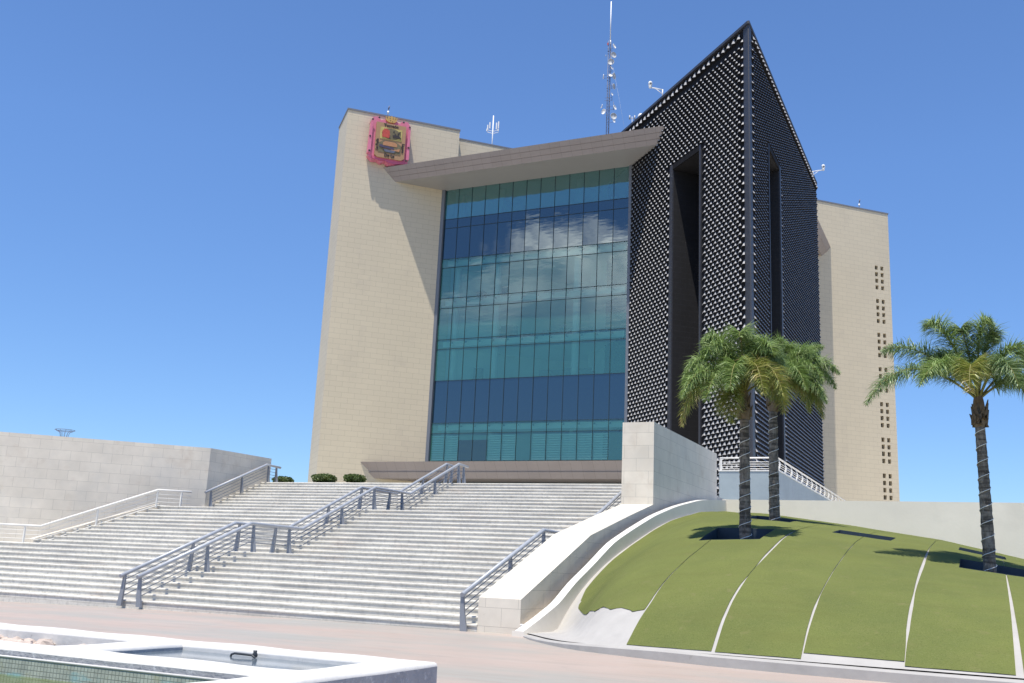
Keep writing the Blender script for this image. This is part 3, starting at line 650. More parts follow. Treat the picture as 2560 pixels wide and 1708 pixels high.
# interior: floor slabs, ceilings, columns, partitions
def room_poly(y0, d=12):
    return [(-46.9, y0), (-27.6, y0), (-27.6, y0 + d), (-39.5 if d > 8 else -42, y0 + d), ]
for z in (14.5, 18.7, 22.6, 26.7, 30.75, 34.8):
    mb = MB(); mb.prism([(-46.8, YF + .5), (-27.7, YF + .5), (-27.7, 98), (-32.5, 98)], z - .25, z + .32); mb.build('floor_slab', 'int_ceil', hall)
mb = MB(); mb.prism([(-46.8, YF + .5), (-27.7, YF + .5), (-27.7, 98), (-32.5, 98)], 38.36, 39.0); mb.prism([(-46.8, YF + .05), (-27.7, YF + .05), (-27.7, 98), (-32.5, 98)], 10.4, 11.28); mb.build('floor_slab', 'int_ceil', hall)
mb = MB(); mb.face([(-46.7, 82.55, 11), (-37.5, 91.3, 11), (-37.5, 91.3, 38.4), (-46.7, 82.55, 38.4)][::-1]); mb.face([(-27.95, 82.35, 11), (-27.95, 91.3, 11), (-27.95, 91.3, 38.4), (-27.95, 82.35, 38.4)]); mb.face([(-28.0, 82.75, 11), (-33.9, 88.65, 11), (-33.9, 88.65, 38.4), (-28.0, 82.75, 38.4)]); mb.face([(-37.5, 91.3, 11), (-27.7, 91.3, 11), (-27.7, 91.3, 38.4), (-37.5, 91.3, 38.4)][::-1]); mb.build('interior_wall', 'int_wall', hall)
for x in (-45.9, -41.5, -33.23):
    mb = MB(); mb.tube([(x, 83.6, 11.3), (x, 83.6, 38.3)], .36, 20); mb.build('interior_column', 'column', hall)
rk = random.Random(5)
mb = MB()
for z in (18.95, 22.95, 27.05):      # furniture seen dimly inside, low partitions
    for k in range(6):
        x = rk.uniform(-44, -30); y = rk.uniform(84.5, 86.5); w = rk.uniform(.5, 1.6); hh = rk.uniform(.7, 1.5)
        if x < -41: y = 83.9
        mb.box(x, x + w, y, y + .5, z + .1, z + .1 + hh)
    mb.box(-38.5, -30, 88, 88.2, z + .1, z + 1.9)
mb.build('office_furniture', 'int_dark', hall)
# blinds behind the lowest panes
for i in (0, 1, 4, 5, 7, 8, 9, 10, 11):
    mb = MB(); xa, xb = GX0 + pw_ * i + .06, GX0 + pw_ * (i + 1) - .06
    for q in range(11): mb.obox(((xa + xb) / 2, YF + .22, 11.5 + .215 * q), ((xb - xa) / 2, 0, 0), (0, .05, .03), (0, -.03, .055))
    mb.build('blind', 'int_ceil', hall)
mb = MB(); mb.box(GX0 + pw_ * 2 + .05, GX0 + pw_ * 4 - .05, YF + .3, YF + .4, 11.3, 13.3); mb.build('dark_backing', 'int_dark', hall)  # dark box added to stand in for the darkness behind the two panes
# upper canopy: three stepped fascia courses
def canopy(name, prof, mats, xl, xr, par=hall, mis=None):
    mb = MB(); n = len(prof)
    for i in range(n):
        (a, b), (c, d) = prof[i], prof[(i + 1) % n]
        mb.face([(xl(a), a, b), (xr(a), a, b), (xr(c), c, d), (xl(c), c, d)][::-1] if False else [(xl(a), a, b), (xl(c), c, d), (xr(c), c, d), (xr(a), a, b)][::-1], (mis or [0] * n)[i])
    for f, rv in ((xl, 0), (xr, 1)):
        q = [(f(a), a, b) for a, b in prof]; mb.face(q[::-1] if not rv else q, 0)
    return mb.build(name, mats, par)
xl = lambda y: y - 129.07 - .03 if y < 82 else -47.1
xr = lambda y: 54.30 - y + .25
up_prof = [(83.5, 39.0), (83.5, 39.62), (77.43, 39.62), (77.70, 39.22), (77.76, 39.20), (77.73, 39.17), (78.02, 38.80), (78.08, 38.78), (78.05, 38.75), (78.34, 38.38), (82.02, 38.335)]
canopy('canopy', up_prof[::-1], ['panel', 'soffit'], xl, xr, mis=[1, 0, 0, 0, 0, 0, 0, 0, 0, 0, 0])
canopy('roof', [(83, 38.9), (98, 38.9), (98, 39.55), (83, 39.55)], ['coping_metal'], lambda y: min(y - 129.4, -31), lambda y: -27.9)
# canopy of the other glass front, mirrored round the tower
mb = MB(); prof = [(-14.36, 39.62), (-14.72, 39.02), (-14.79, 39.0), (-14.75, 38.97), (-15.25, 38.38), (-18.5, 38.34), (-18.5, 39.62)]
yb = lambda x: x + 129.07 + .03
for i in range(len(prof)):
    (a, b), (c, d) = prof[i], prof[(i + 1) % len(prof)]
    mb.face([(a, 101.5, b), (c, 101.5, d), (c, yb(c), d), (a, yb(a), b)][::-1])
mb.face([(a, yb(a), b) for a, b in prof]); mb.build('canopy', 'panel', hall)
mb = MB(); mb.box(-25, -18.5, 101.4, 108, 6, 38.4); mb.build('glass_front_east', 'navy', hall)
# lower canopy over the entrance
lo = [(83, 9.3), (83, 10.74), (77.43, 10.74), (77.86, 10.20), (77.99, 10.03), (78.0, 9.98), (78.07, 9.90), (78.07, 9.87), (78.0, 9.86), (78.42, 9.33)]
xl2 = lambda y: y - 129.07 - .03
canopy('entrance_canopy', lo[::-1], ['panel'], lambda y: (y - 129.07 - .03 if y < 82 else -47.1), xr)
mb = MB(); mb.face([(-47.6, 81.5, 5.6), (-27.3, 81.5, 5.6), (-27.3, 81.5, 9.4), (-47.6, 81.5, 9.4)]); mb.build('entrance_glass', 'dark_glass', hall)
mb = MB(); mb.box(-47.6, -27, 84, 84.3, 5.6, 9.4); mb.build('entrance_hall_wall', 'int_dark', hall)

# black tower: faces in their own coordinates
Pc = (-14.02, 68.35)
def Lf(u, o=0): return (Pc[0] - r2 * u - r2 * o, Pc[1] + r2 * u - r2 * o)      # left face; o outward
def Rf(v, o=0): return (Pc[0] + o, Pc[1] + v)                                 # right face
ZP = 42.3; ZPB = 5.5
HOLES = {'L': (6.95, 11.25, 34.93), 'R': (6.95, 11.45, 35.2)}
UL, VR = 24.0, 33.4
mb = MB()
for F, U, (h0, h1, hz) in ((Lf, UL, HOLES['L']), (Rf, VR, HOLES['R'])):
    for a, b, z0, z1 in ((0, h0, ZPB, ZP), (h1, U, ZPB, ZP), (h0, h1, hz, ZP)):
        q = [(*F(a), z0), (*F(b), z0), (*F(b), z1), (*F(a), z1)]; mb.face(q if F is Rf else q[::-1])
back = [(*Rf(VR),), (-22, 101.75), Lf(UL)]
for p, q in zip(back, back[1:]): mb.face([(*p, ZPB), (*q, ZPB), (*q, ZP), (*p, ZP)])
mb.face([(*Pc, ZP), (*Rf(VR), ZP), (-22, 101.75, ZP), (*Lf(UL), ZP)])
mb.build('tower_wall', 'black', hall)
for F, key in ((Lf, 'L'), (Rf, 'R')):       # deep recesses
    h0, h1, hz = HOLES[key]; D = -3.2; mb = MB()
    fl = key == 'L'
    if fl: inner = lambda u, o: Lf(u, o)
    else: inner = lambda u, o: Rf(u, o)
    d1 = -2.6
    quads = [[(*inner(h0, 0), ZPB), (*inner(h0, d1), ZPB), (*inner(h0, d1), hz), (*inner(h0, 0), hz)],
             [(*inner(h1, 0), ZPB), (*inner(h1, d1), ZPB), (*inner(h1, d1), hz), (*inner(h1, 0), hz)],
             [(*inner(h0, d1), ZPB), (*inner(h1, d1), ZPB), (*inner(h1, d1), hz), (*inner(h0, d1), hz)],
             [(*inner(h0, 0), hz), (*inner(h0, d1), hz), (*inner(h1, d1), hz), (*inner(h1, 0), hz)]]
    for q in quads: mb.face(q)
    rec = mb.build('recess', 'darktile', hall)
    fr = MB()   # projecting frame
    for a, b, z0, z1, mm in ((h0 - .22, h0, ZPB, hz + .45, 'slate'), (h1, h1 + .5, ZPB, hz + .45, 'slate'), (h0, h1, hz, hz + .45, 'black')):
        fr = MB(); p = [F(a, 0), F(b, 0), F(b, .12), F(a, .12)]; fr.prism(p, z0, z1); fr.build('recess_frame', mm, rec)
mb = MB()
mb.prism([Lf(-.0, .0), Lf(.62, 0), Lf(.62, .07), (Pc[0] - .03, Pc[1] - .17), (Pc[0] + .07, Pc[1] - .17), Rf(.62, .07), Rf(.62, 0)], ZPB, ZP + .02)
mb.build('corner_band', 'slate', hall)
mb = MB()
mb.prism([Lf(UL, 0), Lf(UL, .12), (Pc[0] - .05, Pc[1] - .28), (Pc[0] + .12, Pc[1] - .28), Rf(VR, .12), Rf(VR, 0), Pc], ZP, ZP + .22); mb.build('roof_edge', 'slate', hall)
# aluminium scales: folded tabs standing off the wall
PU, PZ = .615, .672
def tab(mb, F, u, z, w, h, o):
    """z is the apex height; tab leans out towards the bottom"""
    A0 = (*F(u + w * .04, .01), z); A1 = (*F(u - w * .12, .01), z); Lb = (*F(u + w * .80, .02), z - h * .98); Rb = (*F(u - w / 2, o * .55), z - h); T = (*F(u - w * .22, o), z - h * .97)
    wl = (*F(u + w * .80, .01), z - h); wr = (*F(u - w / 2, .01), z - h)
    mb.face([A0, Lb, T], 0); mb.face([A0, T, A1], 0); mb.face([A1, T, Rb], 0)
    mb.face([A1, Rb, wr], 1)
    mb.face([wl, wr, Rb, T, Lb], 1)  # cheek and underside in black: their shade is put into the colour
def cover(mb, F, U, key, z0):
    h0, h1, hz = HOLES[key]; j = 0; z = ZP - 1.15
    while z > z0:
        off = 0 if j % 2 == 0 else PU / 2
        u = 1.32 + off
        while u < U:
            if F is Lf and u > 19.0 and z < 40.3: break
            if not (h0 - .45 < u < h1 + .85 and z - .25 < hz + .55): tab(mb, F, u, z, .55 if F is Lf else .44, .29 if F is Lf else .23, .19)
            u += PU
        z -= PZ / 2; j += 1
    z = ZP - .75                                    # larger tabs beside the corner and the far jamb
    while z > z0:
        tab(mb, F, .82, z, .52, .36, .24)
        if z < hz: tab(mb, F, h1 + .82, z, .5, .34, .22)
        z -= PZ
    u = 1.3
    while u < U:                                    # the row under the roof edge
        tab(mb, F, u, ZP - .12, .78, .58, .3); u += .73
mb = MB(); cover(mb, Lf, UL, 'L', 6.0); mb.build('scale_cladding', ['fin', 'black'], hall)
mb = MB(); cover(mb, Rf, VR - .2, 'R', 6.0); mb.build('scale_cladding', ['fin', 'black'], hall)

# ================================================================== coat of arms sign
sign = thing('crest_sign', 'pink framed coat of arms sign fixed high on the left stone wing', 'sign', (*B(-6.1, -.3), 40.6))
def SP(s, z, o): x, y = B(-8.18 + s, -o); return (x, y, z)      # s along wall from crest left edge
def plate(name, pts, o0, o1, mats, par=None, mi=0):
    mb = MB(); n = len(pts)
    mb.face([SP(a, b, o1) for a, b in pts], 0)
    for i in range(n):
        (a, b), (c, d) = pts[i], pts[(i + 1) % n]
        mb.face([SP(a, b, o0), SP(c, d, o0), SP(c, d, o1), SP(a, b, o1)], 0)
    return mb.build(name, mats, par or sign)
sW = 3.75
out = [(-.05, 40.35), (.35, 39.95), (.95, 40.0), (1.25, 39.8), (1.7, 40.0), (2.05, 39.72), (2.6, 39.72), (3.1, 39.98), (3.6, 39.85), (3.95, 40.2), (3.75, 40.75), (3.95, 41.6), (3.72, 42.2), (3.95, 43.0), (3.72, 43.6), (4.02, 44.05), (3.7, 44.5), (3.1, 44.45), (2.9, 44.2), (2.3, 44.42), (1.5, 44.42), (1.0, 44.2), (.75, 44.55), (.2, 44.4), (0, 43.9), (.2, 43.5), (.05, 42.7), (.2, 42.1), (-.02, 41.4), (.12, 40.9)]
plate('pink_frame', out, .05, .75, 'pink')
plate('frame_scroll', [(.3, 40.3), (3.6, 40.3), (3.65, 40.0), (3.1, 39.9), (2.6, 39.78), (2.0, 39.85), (1.6, 40.02), (1.0, 39.95), (.4, 40.05)][::-1], .76, .9, 'pink_dark')
plate('side_scroll', [(-.12, 40.6), (.16, 40.5), (.2, 43.7), (.02, 43.9)], .3, .95, 'pink')
plate('side_scroll', [(3.72, 40.4), (4.0, 40.5), (3.98, 43.8), (3.75, 43.8)], .3, .95, 'pink')
tanp = plate('tan_panel', [(.55, 40.45), (.8, 40.22), (3.2, 40.22), (3.5, 40.45), (3.5, 43.85), (.55, 43.85)], .75, 1.05, 'tan')
plate('upper_picture', [(.95, 42.15), (3.12, 42.15), (3.12, 43.38), (.95, 43.38)], 1.055, 1.08, 'yellow', tanp)
cir = [(2.05 + .95 * math.cos(a * math.pi / 10), 42.78 + .58 * math.sin(a * math.pi / 10)) for a in range(20)]
plate('grey_disc', cir, 1.08, 1.10, 'grey_disc', tanp)
plate('red_building', [(1.15, 42.35), (1.85, 42.3), (1.9, 42.6), (1.85, 43.1), (1.7, 43.1), (1.7, 43.22), (1.3, 43.22), (1.3, 43.05), (1.15, 43.0)], 1.10, 1.14, 'red', tanp)
plate('dark_engine', [(2.2, 42.45), (3.05, 42.4), (3.05, 42.5), (2.85, 42.62), (2.8, 42.75), (2.55, 42.72), (2.5, 42.85), (2.4, 42.85), (2.35, 42.7), (2.2, 42.7)], 1.10, 1.14, 'ink', tanp)
for a, b in ((2.3, 43.05), (2.9, 43.08), (2.75, 42.92), (1.9, 42.35), (1.7, 42.42)):
    plate('dark_mark', [(a + .09 * math.cos(k * 1.0472), b + .08 * math.sin(k * 1.0472)) for k in range(6)], 1.10, 1.13, 'ink', tanp)
plate('lower_picture', [(.85, 40.75), (3.1, 40.75), (3.1, 41.7), (2.6, 42.02), (1.4, 42.02), (.85, 41.7)], 1.055, 1.08, 'grey_disc', tanp)
plate('orange_sky', [(1.3, 41.5), (2.7, 41.5), (2.7, 41.8), (2.5, 41.95), (1.5, 41.95), (1.3, 41.8)], 1.08, 1.10, 'orange', tanp)
plate('violet_bridge', [(.95, 41.3), (1.2, 41.25), (2.4, 41.15), (2.4, 41.35), (2.2, 41.42), (2.0, 41.38), (1.8, 41.48), (1.5, 41.42), (1.2, 41.52), (.95, 41.52)], 1.10, 1.13, 'violet', tanp)
plate('brown_field', [(1.25, 41.15), (2.95, 41.05), (3.0, 41.35), (2.5, 41.2), (2.0, 41.12)], 1.10, 1.125, 'orange', tanp)
plate('blue_boat', [(1.55, 40.85), (2.4, 40.82), (2.6, 41.08), (1.35, 41.1)], 1.10, 1.13, 'steelblue', tanp)
crn = plate('crown', [(1.45, 44.25), (1.75, 44.05), (2.25, 44.05), (2.5, 44.25), (2.6, 44.62), (2.4, 44.6), (2.3, 44.72), (2.15, 44.6), (2.0, 44.78), (1.85, 44.6), (1.7, 44.7), (1.6, 44.56), (1.4, 44.6)], .76, .95, 'gold')
for a, b in ((1.55, 44.5), (1.85, 44.48), (2.15, 44.48), (2.4, 44.5), (1.9, 44.25), (2.1, 44.15)):
    plate('crown_hole', [(a + .045 * math.cos(k * 1.0472), b + .04 * math.sin(k * 1.0472)) for k in range(6)], .95, .97, 'ink', crn)
for a, b in ((.12, 44.05), (3.2, 44.3), (-.02, 42.25), (.02, 40.75), (3.85, 41.75), (3.7, 40.35), (.75, 44.35), (3.85, 43.9)):
    plate('dark_notch', [(a - .1, b - .06), (a + .1, b - .1), (a + .12, b + .05), (a - .02, b + .1)], .955, .99, 'ink')
def text(body, s, z, size, rot, par):
    cu = bpy.data.curves.new('lettering', 'FONT'); cu.body = body; cu.size = size; cu.align_x = 'CENTER'; cu.align_y = 'CENTER'; cu.extrude = .02; cu.offset = .012
    tmp = bpy.data.objects.new('tmp', cu); COL.objects.link(tmp); bpy.context.view_layer.update()
    me = bpy.data.meshes.new_from_object(tmp.evaluated_get(bpy.context.evaluated_depsgraph_get())); bpy.data.objects.remove(tmp)
    o = bpy.data.objects.new('lettering', me); COL.objects.link(o); me.materials.clear(); me.materials.append(MT['ink'])
    X = Vector((r2, r2, 0)); Zv = Vector((0, 0, 1)); Y = Vector((r2, -r2, 0))
    a = X * math.cos(rot) + Zv * math.sin(rot); b = -X * math.sin(rot) + Zv * math.cos(rot)
    Mx = Matrix((a, b, Y)).transposed().to_4x4(); Mx.translation = Vector(SP(s, z, 1.07))
    for v in me.vertices: v.co = Mx @ v.co
    o.parent = par; o.matrix_parent_inverse = pinv(par)
text('Torreón', 2.0, 43.62, .42, 0, tanp); text('De La', 2.0, 40.5, .42, 0, tanp); text('La Perla', .73, 41.5, .36, math.pi / 2, tanp); text('Laguna', 3.3, 41.5, .36, -math.pi / 2, tanp)

# ================================================================== masts and antennas
def dish(par, c, r, face, name='dish', m='antenna_white'):
    mb = MB(); f = Vector(face).normalized()
    mb.lathe(Vector(c), [(0, -.28 * r), (r * .5, -.22 * r), (r * .9, -.02 * r), (r, .1 * r), (r, .22 * r), (r * .94, .22 * r), (r * .9, .12 * r), (0, .14 * r)], f, 18); return mb.build(name, m, par)
MXc, MYc = -36.62, 100.0
mast = thing('radio_mast', 'tall lattice radio mast crowded with dish antennas on the city hall roof', 'mast', (MXc, MYc, 43.5))
mb = MB(); wd = .17
legs = [(MXc - wd, MYc), (MXc + wd, MYc - .05), (MXc, MYc + .25)]
for i, (x, y) in enumerate(legs): mb.tube([(x, y, 43.5), (x, y, 62.5)], .045 if i == 0 else .03, 6)
z = 43.5; k = 0
while z < 62.3:
    for i in range(3):
        a = legs[i]; b = legs[(i + 1) % 3]
        if k % 2: a, b = b, a
        mb.tube([(*a, z), (*b, z + .42)], .012, 4, caps=False); mb.tube([(*legs[i], z), (*legs[(i + 1) % 3], z)], .011, 4, caps=False)
    z += .42; k += 1
mb.build('lattice', 'mast', mast)
mb = MB(); mb.tube([(MXc + .05, MYc, 62.3), (MXc + .05, MYc, 67.55)], .065, 8); mb.build('whip_antenna', 'antenna_white', mast)
cv = Vector((.36, -.93, -.1))
def zz(y): return 62.52 - (y - 230) * .00898
def xx(x, y): return MXc + (x - (258 - (y - 230) * .027)) * .0088
for (x, y, r, f, m_) in ((325, 340, .30, (1, -.2, .3), 'antenna_white'), (315, 465, .36, (.75, -.6, 0), 'antenna_grey'), (280, 557, .38, (.3, -.95, 0), 'antenna_grey'), (290, 645, .22, (.9, -.2, .4), 'antenna_white'), (176, 745, .27, (-.9, -.4, .1), 'antenna_white'),
                      (318, 765, .38, (1, -.1, 0), 'antenna_grey'), (275, 745, .24, (.4, -.8, .4), 'antenna_white'), (316, 910, .34, (1, -.1, 0), 'antenna_grey'), (293, 1015, .17, (.9, -.3, .2), 'antenna_white'), (153, 1160, .24, (-.8, -.5, .3), 'antenna_white'),
                      (178, 1240, .32, (-.3, -.9, 0), 'antenna_white'), (328, 1205, .3, (1, -.2, .2), 'antenna_white'), (312, 1325, .38, (.6, -.75, 0), 'antenna_grey'), (318, 1390, .2, (.8, -.5, 0), 'antenna_white'), (212, 455, .12, (-1, 0, 0), 'antenna_grey')):
    c = (xx(x, y), MYc - .2, zz(y)); dish(mast, c, r, f, 'dish', m_)
for y, xa, xb in ((350, 230, 300), (390, 225, 305), (360, 230, 280), (725, 175, 300), (765, 178, 300), (880, 205, 292), (915, 208, 292), (1045, 190, 290), (1083, 185, 290), (1170, 215, 312), (1215, 210, 318), (1285, 200, 250), (1350, 210, 300), (1392, 225, 300)):
    mb = MB(); mb.tube([(xx(xa, y), MYc - .12, zz(y)), (xx(xb, y), MYc - .12, zz(y) - .08)], .02, 5); mb.build('bracket', 'mast', mast)
for x, y0, y1 in ((290, 850, 935), (290, 1000, 1105), (312, 1120, 1235), (268, 560, 760), (290, 620, 700)):
    mb = MB(); mb.tube([(xx(x, y0), MYc - .16, zz(y0)), (xx(x, y1), MYc - .16, zz(y1))], .03, 5); mb.build('stub_pole', 'mast', mast)
mb = MB(); mb.tube([(xx(268, 240), MYc, zz(235)), (xx(268, 280), MYc, zz(280))], .09, 6); mb.build('mast_head', 'antenna_white', mast)
mb = MB(); mb.box(xx(225, 290), xx(240, 290), MYc - .1, MYc + .05, zz(295), zz(265)); mb.build('warning_lamp', 'red', mast)
mb = MB(); mb.tube([(MXc + .2, MYc, 60.5), (-33.2, 99.2, 44.9)], .008, 4); mb.build('guy_wire', 'antenna_grey', mast)

ant = thing('cell_antenna', 'white forked antenna pole with upright panels on the left roof', 'antenna', (-45.2, 88, 45))
mb = MB(); mb.tube([(-45.2, 88, 43.5), (-45.2, 88, 48.9)], .06, 8); mb.build('pole', 'antenna_white', ant)
for dx_, zb_, h_ in ((-.55, 46.9, .75), (-.33, 47.1, .9), (.38, 47.0, 1.0), (.6, 47.15, 1.0), (-.62, 46.75, .35), (.58, 46.8, .35)):
    X = -45.2 + dx_ * .9; Y = 88 + dx_ * .42
    mb = MB(); mb.box(X - .06, X + .06, Y - .05, Y + .05, zb_ + .35, zb_ + .35 + h_ * .75); mb.build('panel', 'antenna_white', ant)
for zq in (47.0, 47.25):
    mb = MB(); mb.tube([(-45.76, 87.74, zq), (-45.2, 88, zq - .15), (-44.64, 88.26, zq)], .03, 6); mb.build('arm', 'antenna_white', ant)
def roof_camera(base, d, label, group):
    t = thing('surveillance_camera', label, 'camera', base, group); b = Vector(base); d = Vector(d)
    mb = MB(); mb.tube([b, b + Vector((0, 0, .75))], .055, 8); mb.tube([b + Vector((0, 0, .72)), b + d * .95 + Vector((0, 0, .9))], .05, 8); mb.tube([b + Vector((0, 0, .3)), b + d * .62 + Vector((0, 0, .82))], .03, 6); mb.build('bracket', 'antenna_white', t)
    e = b + d * 1.08 + Vector((0, 0, .85)); mb = MB(); mb.lathe(e, [(0, -.05), (.08, 0), (.14, .08), (.14, .18), (.07, .22), (.16, .25), (.17, .55), (.12, .62), (0, .64)], (0, 0, 1), 14); hs_ = mb.build('housing', 'antenna_white', t)
    mb = MB(); mb.lathe(e + Vector((0, 0, .4)) + Vector((.2, -.45, 0)).normalized() * .15, [(0, .04), (.07, .03), (.085, 0)], (.2, -.9, 0), 12); mb.build('lens', 'pipe', hs_)
roof_camera((*Lf(13.2, .1), ZP + .1), (-.92, -.38, 0), 'white dome camera on a bent arm above the left slope of the black tower', 'roof cameras')
roof_camera((*Rf(30.5, .1), ZP - .4), (.92, .38, 0), 'small white camera on an arm at the far right roof edge of the tower', 'roof cameras')
t = thing('ball_antenna', 'white ball topped sensor pole beside the sloping edge of the black tower', 'sensor', (-28.3, 86.6, 42.3))
mb = MB(); mb.tube([(-28.3, 86.6, 42.0), (-28.3, 86.6, 45.35)], .04, 8); mb.build('pole', 'antenna_grey', t)
mb = MB(); mb.lathe((-28.3, 86.6, 45.2), [(0, .55), (.2, .5), (.32, .3), (.3, .12), (.22, 0), (.14, -.2), (0, -.22)], (0, 0, 1), 16); mb.build('ball', 'antenna_white', t)
t = thing('weather_pole', 'thin grey weather sensor pole between the mast and the tower', 'sensor', (-29.6, 87.5, 42))
mb = MB(); mb.tube([(-29.4, 87.2, 40.0), (-29.4, 87.2, 45.9)], .03, 6); mb.build('pole', 'antenna_grey', t)
mb = MB(); mb.tube([(-29.65, 87.1, 45.7), (-29.15, 87.3, 45.7)], .03, 6); mb.tube([(-29.62, 87.1, 45.6), (-29.62, 87.1, 46)], .07, 6); mb.tube([(-29.17, 87.3, 45.6), (-29.17, 87.3, 46)], .07, 6); mb.build('sensor_head', 'antenna_grey', t)
for (p, lab) in (((*B(-6.3, .5), ZR + .17), 'small dark beacon pole on the roof edge above the crest'), ((*B(50.9, .5), ZR + .17), 'small dark beacon pole on the right wing roof edge')):
    t = thing('roof_beacon', lab, 'beacon', p, 'roof edge beacons'); x, y, z = p
    mb = MB(); mb.tube([(x, y, z), (x, y, z + .9)], .035, 6); mb.build('pole', 'antenna_grey', t)
    mb = MB(); mb.tube([(x, y, z + .45), (x, y, z + .7)], .1, 8); mb.build('lamp', 'antenna_white', t)
    mb = MB(); mb.tube([(x + .02, y, z + .9), (x + .1, y, z + 1.25)], .07, 6); mb.build('cap', 'mast', t)

# wire funnel on the left wall
t = thing('wire_funnel', 'wire funnel shaped lamp top rising behind the left travertine wall', 'lamp', (-53.0, 45.6, 7.0))
c0 = Vector((-53.0, 45.6, 8.85)); mb = MB()
def ringp(r, z, n=24): return [(c0.x + r * math.cos(2 * math.pi * k / n), c0.y + r * math.sin(2 * math.pi * k / n), c0.z + z) for k in range(n + 1)]
mb.tube(ringp(.60, .26), .016, 5); mb.tube(ringp(.5, .2), .010, 5); mb.build('ring', 'mast', t)
mb = MB()
for k in range(10):
    a = 2 * math.pi * k / 10; mb.tube([(c0.x + .6 * math.cos(a), c0.y + .6 * math.sin(a), c0.z + .26), (c0.x + .3 * math.cos(a), c0.y + .3 * math.sin(a), c0.z + .1), (c0.x + .14 * math.cos(a), c0.y + .14 * math.sin(a), c0.z - .5)], .012, 4)
mb.build('spokes', 'mast', t)
mb = MB(); mb.tube([(c0.x, c0.y, 5.7), (c0.x, c0.y, c0.z - .4)], .1, 8); mb.build('stem', 'mast', t)

# ================================================================== hedge bushes in planters
def bush(label, c, rx, ry, rz, seed, tray=True):
    t = thing('clipped_bush', label, 'bush', (c[0], c[1], ZT), 'clipped bushes along the terrace edge')
    rn = random.Random(seed); mb = MB()
    for i in range(2600):
        a = rn.uniform(0, 2 * math.pi); cz = rn.uniform(-1, 1); rr = rn.uniform(.72, 1.05) * (1 + .08 * math.sin(a * 5 + cz * 4)); q = (1 - abs(cz) ** 3.2) ** .5
        p = Vector((c[0] + rx * rr * q * math.cos(a), c[1] + ry * rr * q * math.sin(a), c[2] + rz * rr * cz))
        d = Vector((rn.gauss(0, 1), rn.gauss(0, 1), rn.gauss(0, 1))).normalized(); e = d.cross(Vector((rn.gauss(0, 1), rn.gauss(0, 1), rn.gauss(0, 1)))).normalized(); L = rn.uniform(.04, .075)
        mb.face([p - d * L, p - e * L * .5, p + d * L, p + e * L * .5])
    mb.build('foliage', 'bushleaf', t)
    mb = MB(); mb.lathe(c, [(.01, -rz * .8), (rx * .6, -rz * .75), (rx * .78, 0), (rx * .6, rz * .75), (.01, rz * .85)], (0, 0, 1), 14); mb.build('branches', 'bush', t)
    if tray: mb = MB(); mb.box(c[0] - rx * 1.1, c[0] + rx * 1.1, c[1] - ry, c[1] + ry, ZT - .05, ZT + .16); mb.build('planter', 'planter', t)
bush('small round clipped bush at the end of the left travertine wall', (-36.45, 46.9, 6.08), .60, .5, .22, 1)
bush('wide clipped bush in a dark tray left of the entrance canopy', (-33.55, 46.8, 6.2), .70, .6, .24, 2)
bush('clipped bush in a dark tray just before the entrance canopy tip', (-31.5, 46.8, 6.2), .60, .55, .23, 3)

# ================================================================== palms
SR = Vector((.907, .42, 0)); SC = Vector((.42, -.907, 0))   # screen right and towards the viewer, in plan
def frond(root, par, rn, tip, ctl, leaf, dens=120, ll=.66):
    """tip/ctl: (right, up, near) offsets from the crown in metres"""
    f = lambda q: SR * q[0] + Vector((0, 0, q[1])) + SC * q[2]
    p0 = Vector(root); p1 = p0 + f(ctl); p2 = p0 + f(tip); pts = []
    for i in range(21):
        t = i / 20; pts.append(p0 * (1 - t) ** 2 + p1 * 2 * t * (1 - t) + p2 * t * t)
    mb = MB(); mb.tube(pts, [.032 * (1 - .85 * i / 20) for i in range(21)], 5, 1)
    side0 = (p2 - p0).cross(Vector((0, 0, 1))); side0 = side0.normalized() if side0.length > .1 else Vector((1, 0, 0))
    for i in range(dens):
        t = .16 + .84 * (i + rn.random() * .6) / dens; j = min(19, int(t * 20)); a = pts[j].lerp(pts[j + 1], t * 20 - j); d = (pts[j + 1] - pts[j]).normalized()
        side = d.cross(Vector((0, 0, 1))); side = side.normalized() if side.length > .15 else side0
        upv = side.cross(d).normalized(); L0 = ll * (math.sin(min(1, t * 1.35 + .12) * math.pi * .62) ** .7) * (1.0 if t < .7 else 1 - .75 * (t - .7) / .3)
        for sg in (-1, 1):
            for rep in range(3):
                L = L0 * rn.uniform(.7, 1.12); an = rn.uniform(-.8, .75); fwd = rn.uniform(.25, .75)
                v = (side * sg * math.cos(an) + upv * math.sin(an) + d * fwd).normalized()
                b = a + v * L * .5; g = rn.uniform(.1, .62); c = b + (v + Vector((0, 0, -g * 1.6))).normalized() * L * .5
                wv = v.cross(Vector((rn.gauss(0, .5), rn.gauss(0, .5), 1))).normalized() * .0078
                mb.face([a - wv * .7, a + wv * .7, b + wv, b - wv], 0); k = len(mb.v)
                i0 = k - 2; i1 = k - 1; mb.vert(c); mb.f.append([i1, i0, k]); mb.m.append(0); mb.sm.append(False)
    o = mb.build('frond', [leaf, 'stalk'], par)
    o['label'] = {'leaf_green': 'fresh green feathery frond', 'leaf_yellow': 'yellowing drooping feathery frond', 'leaf_dark': 'deep green feathery frond'}[leaf]
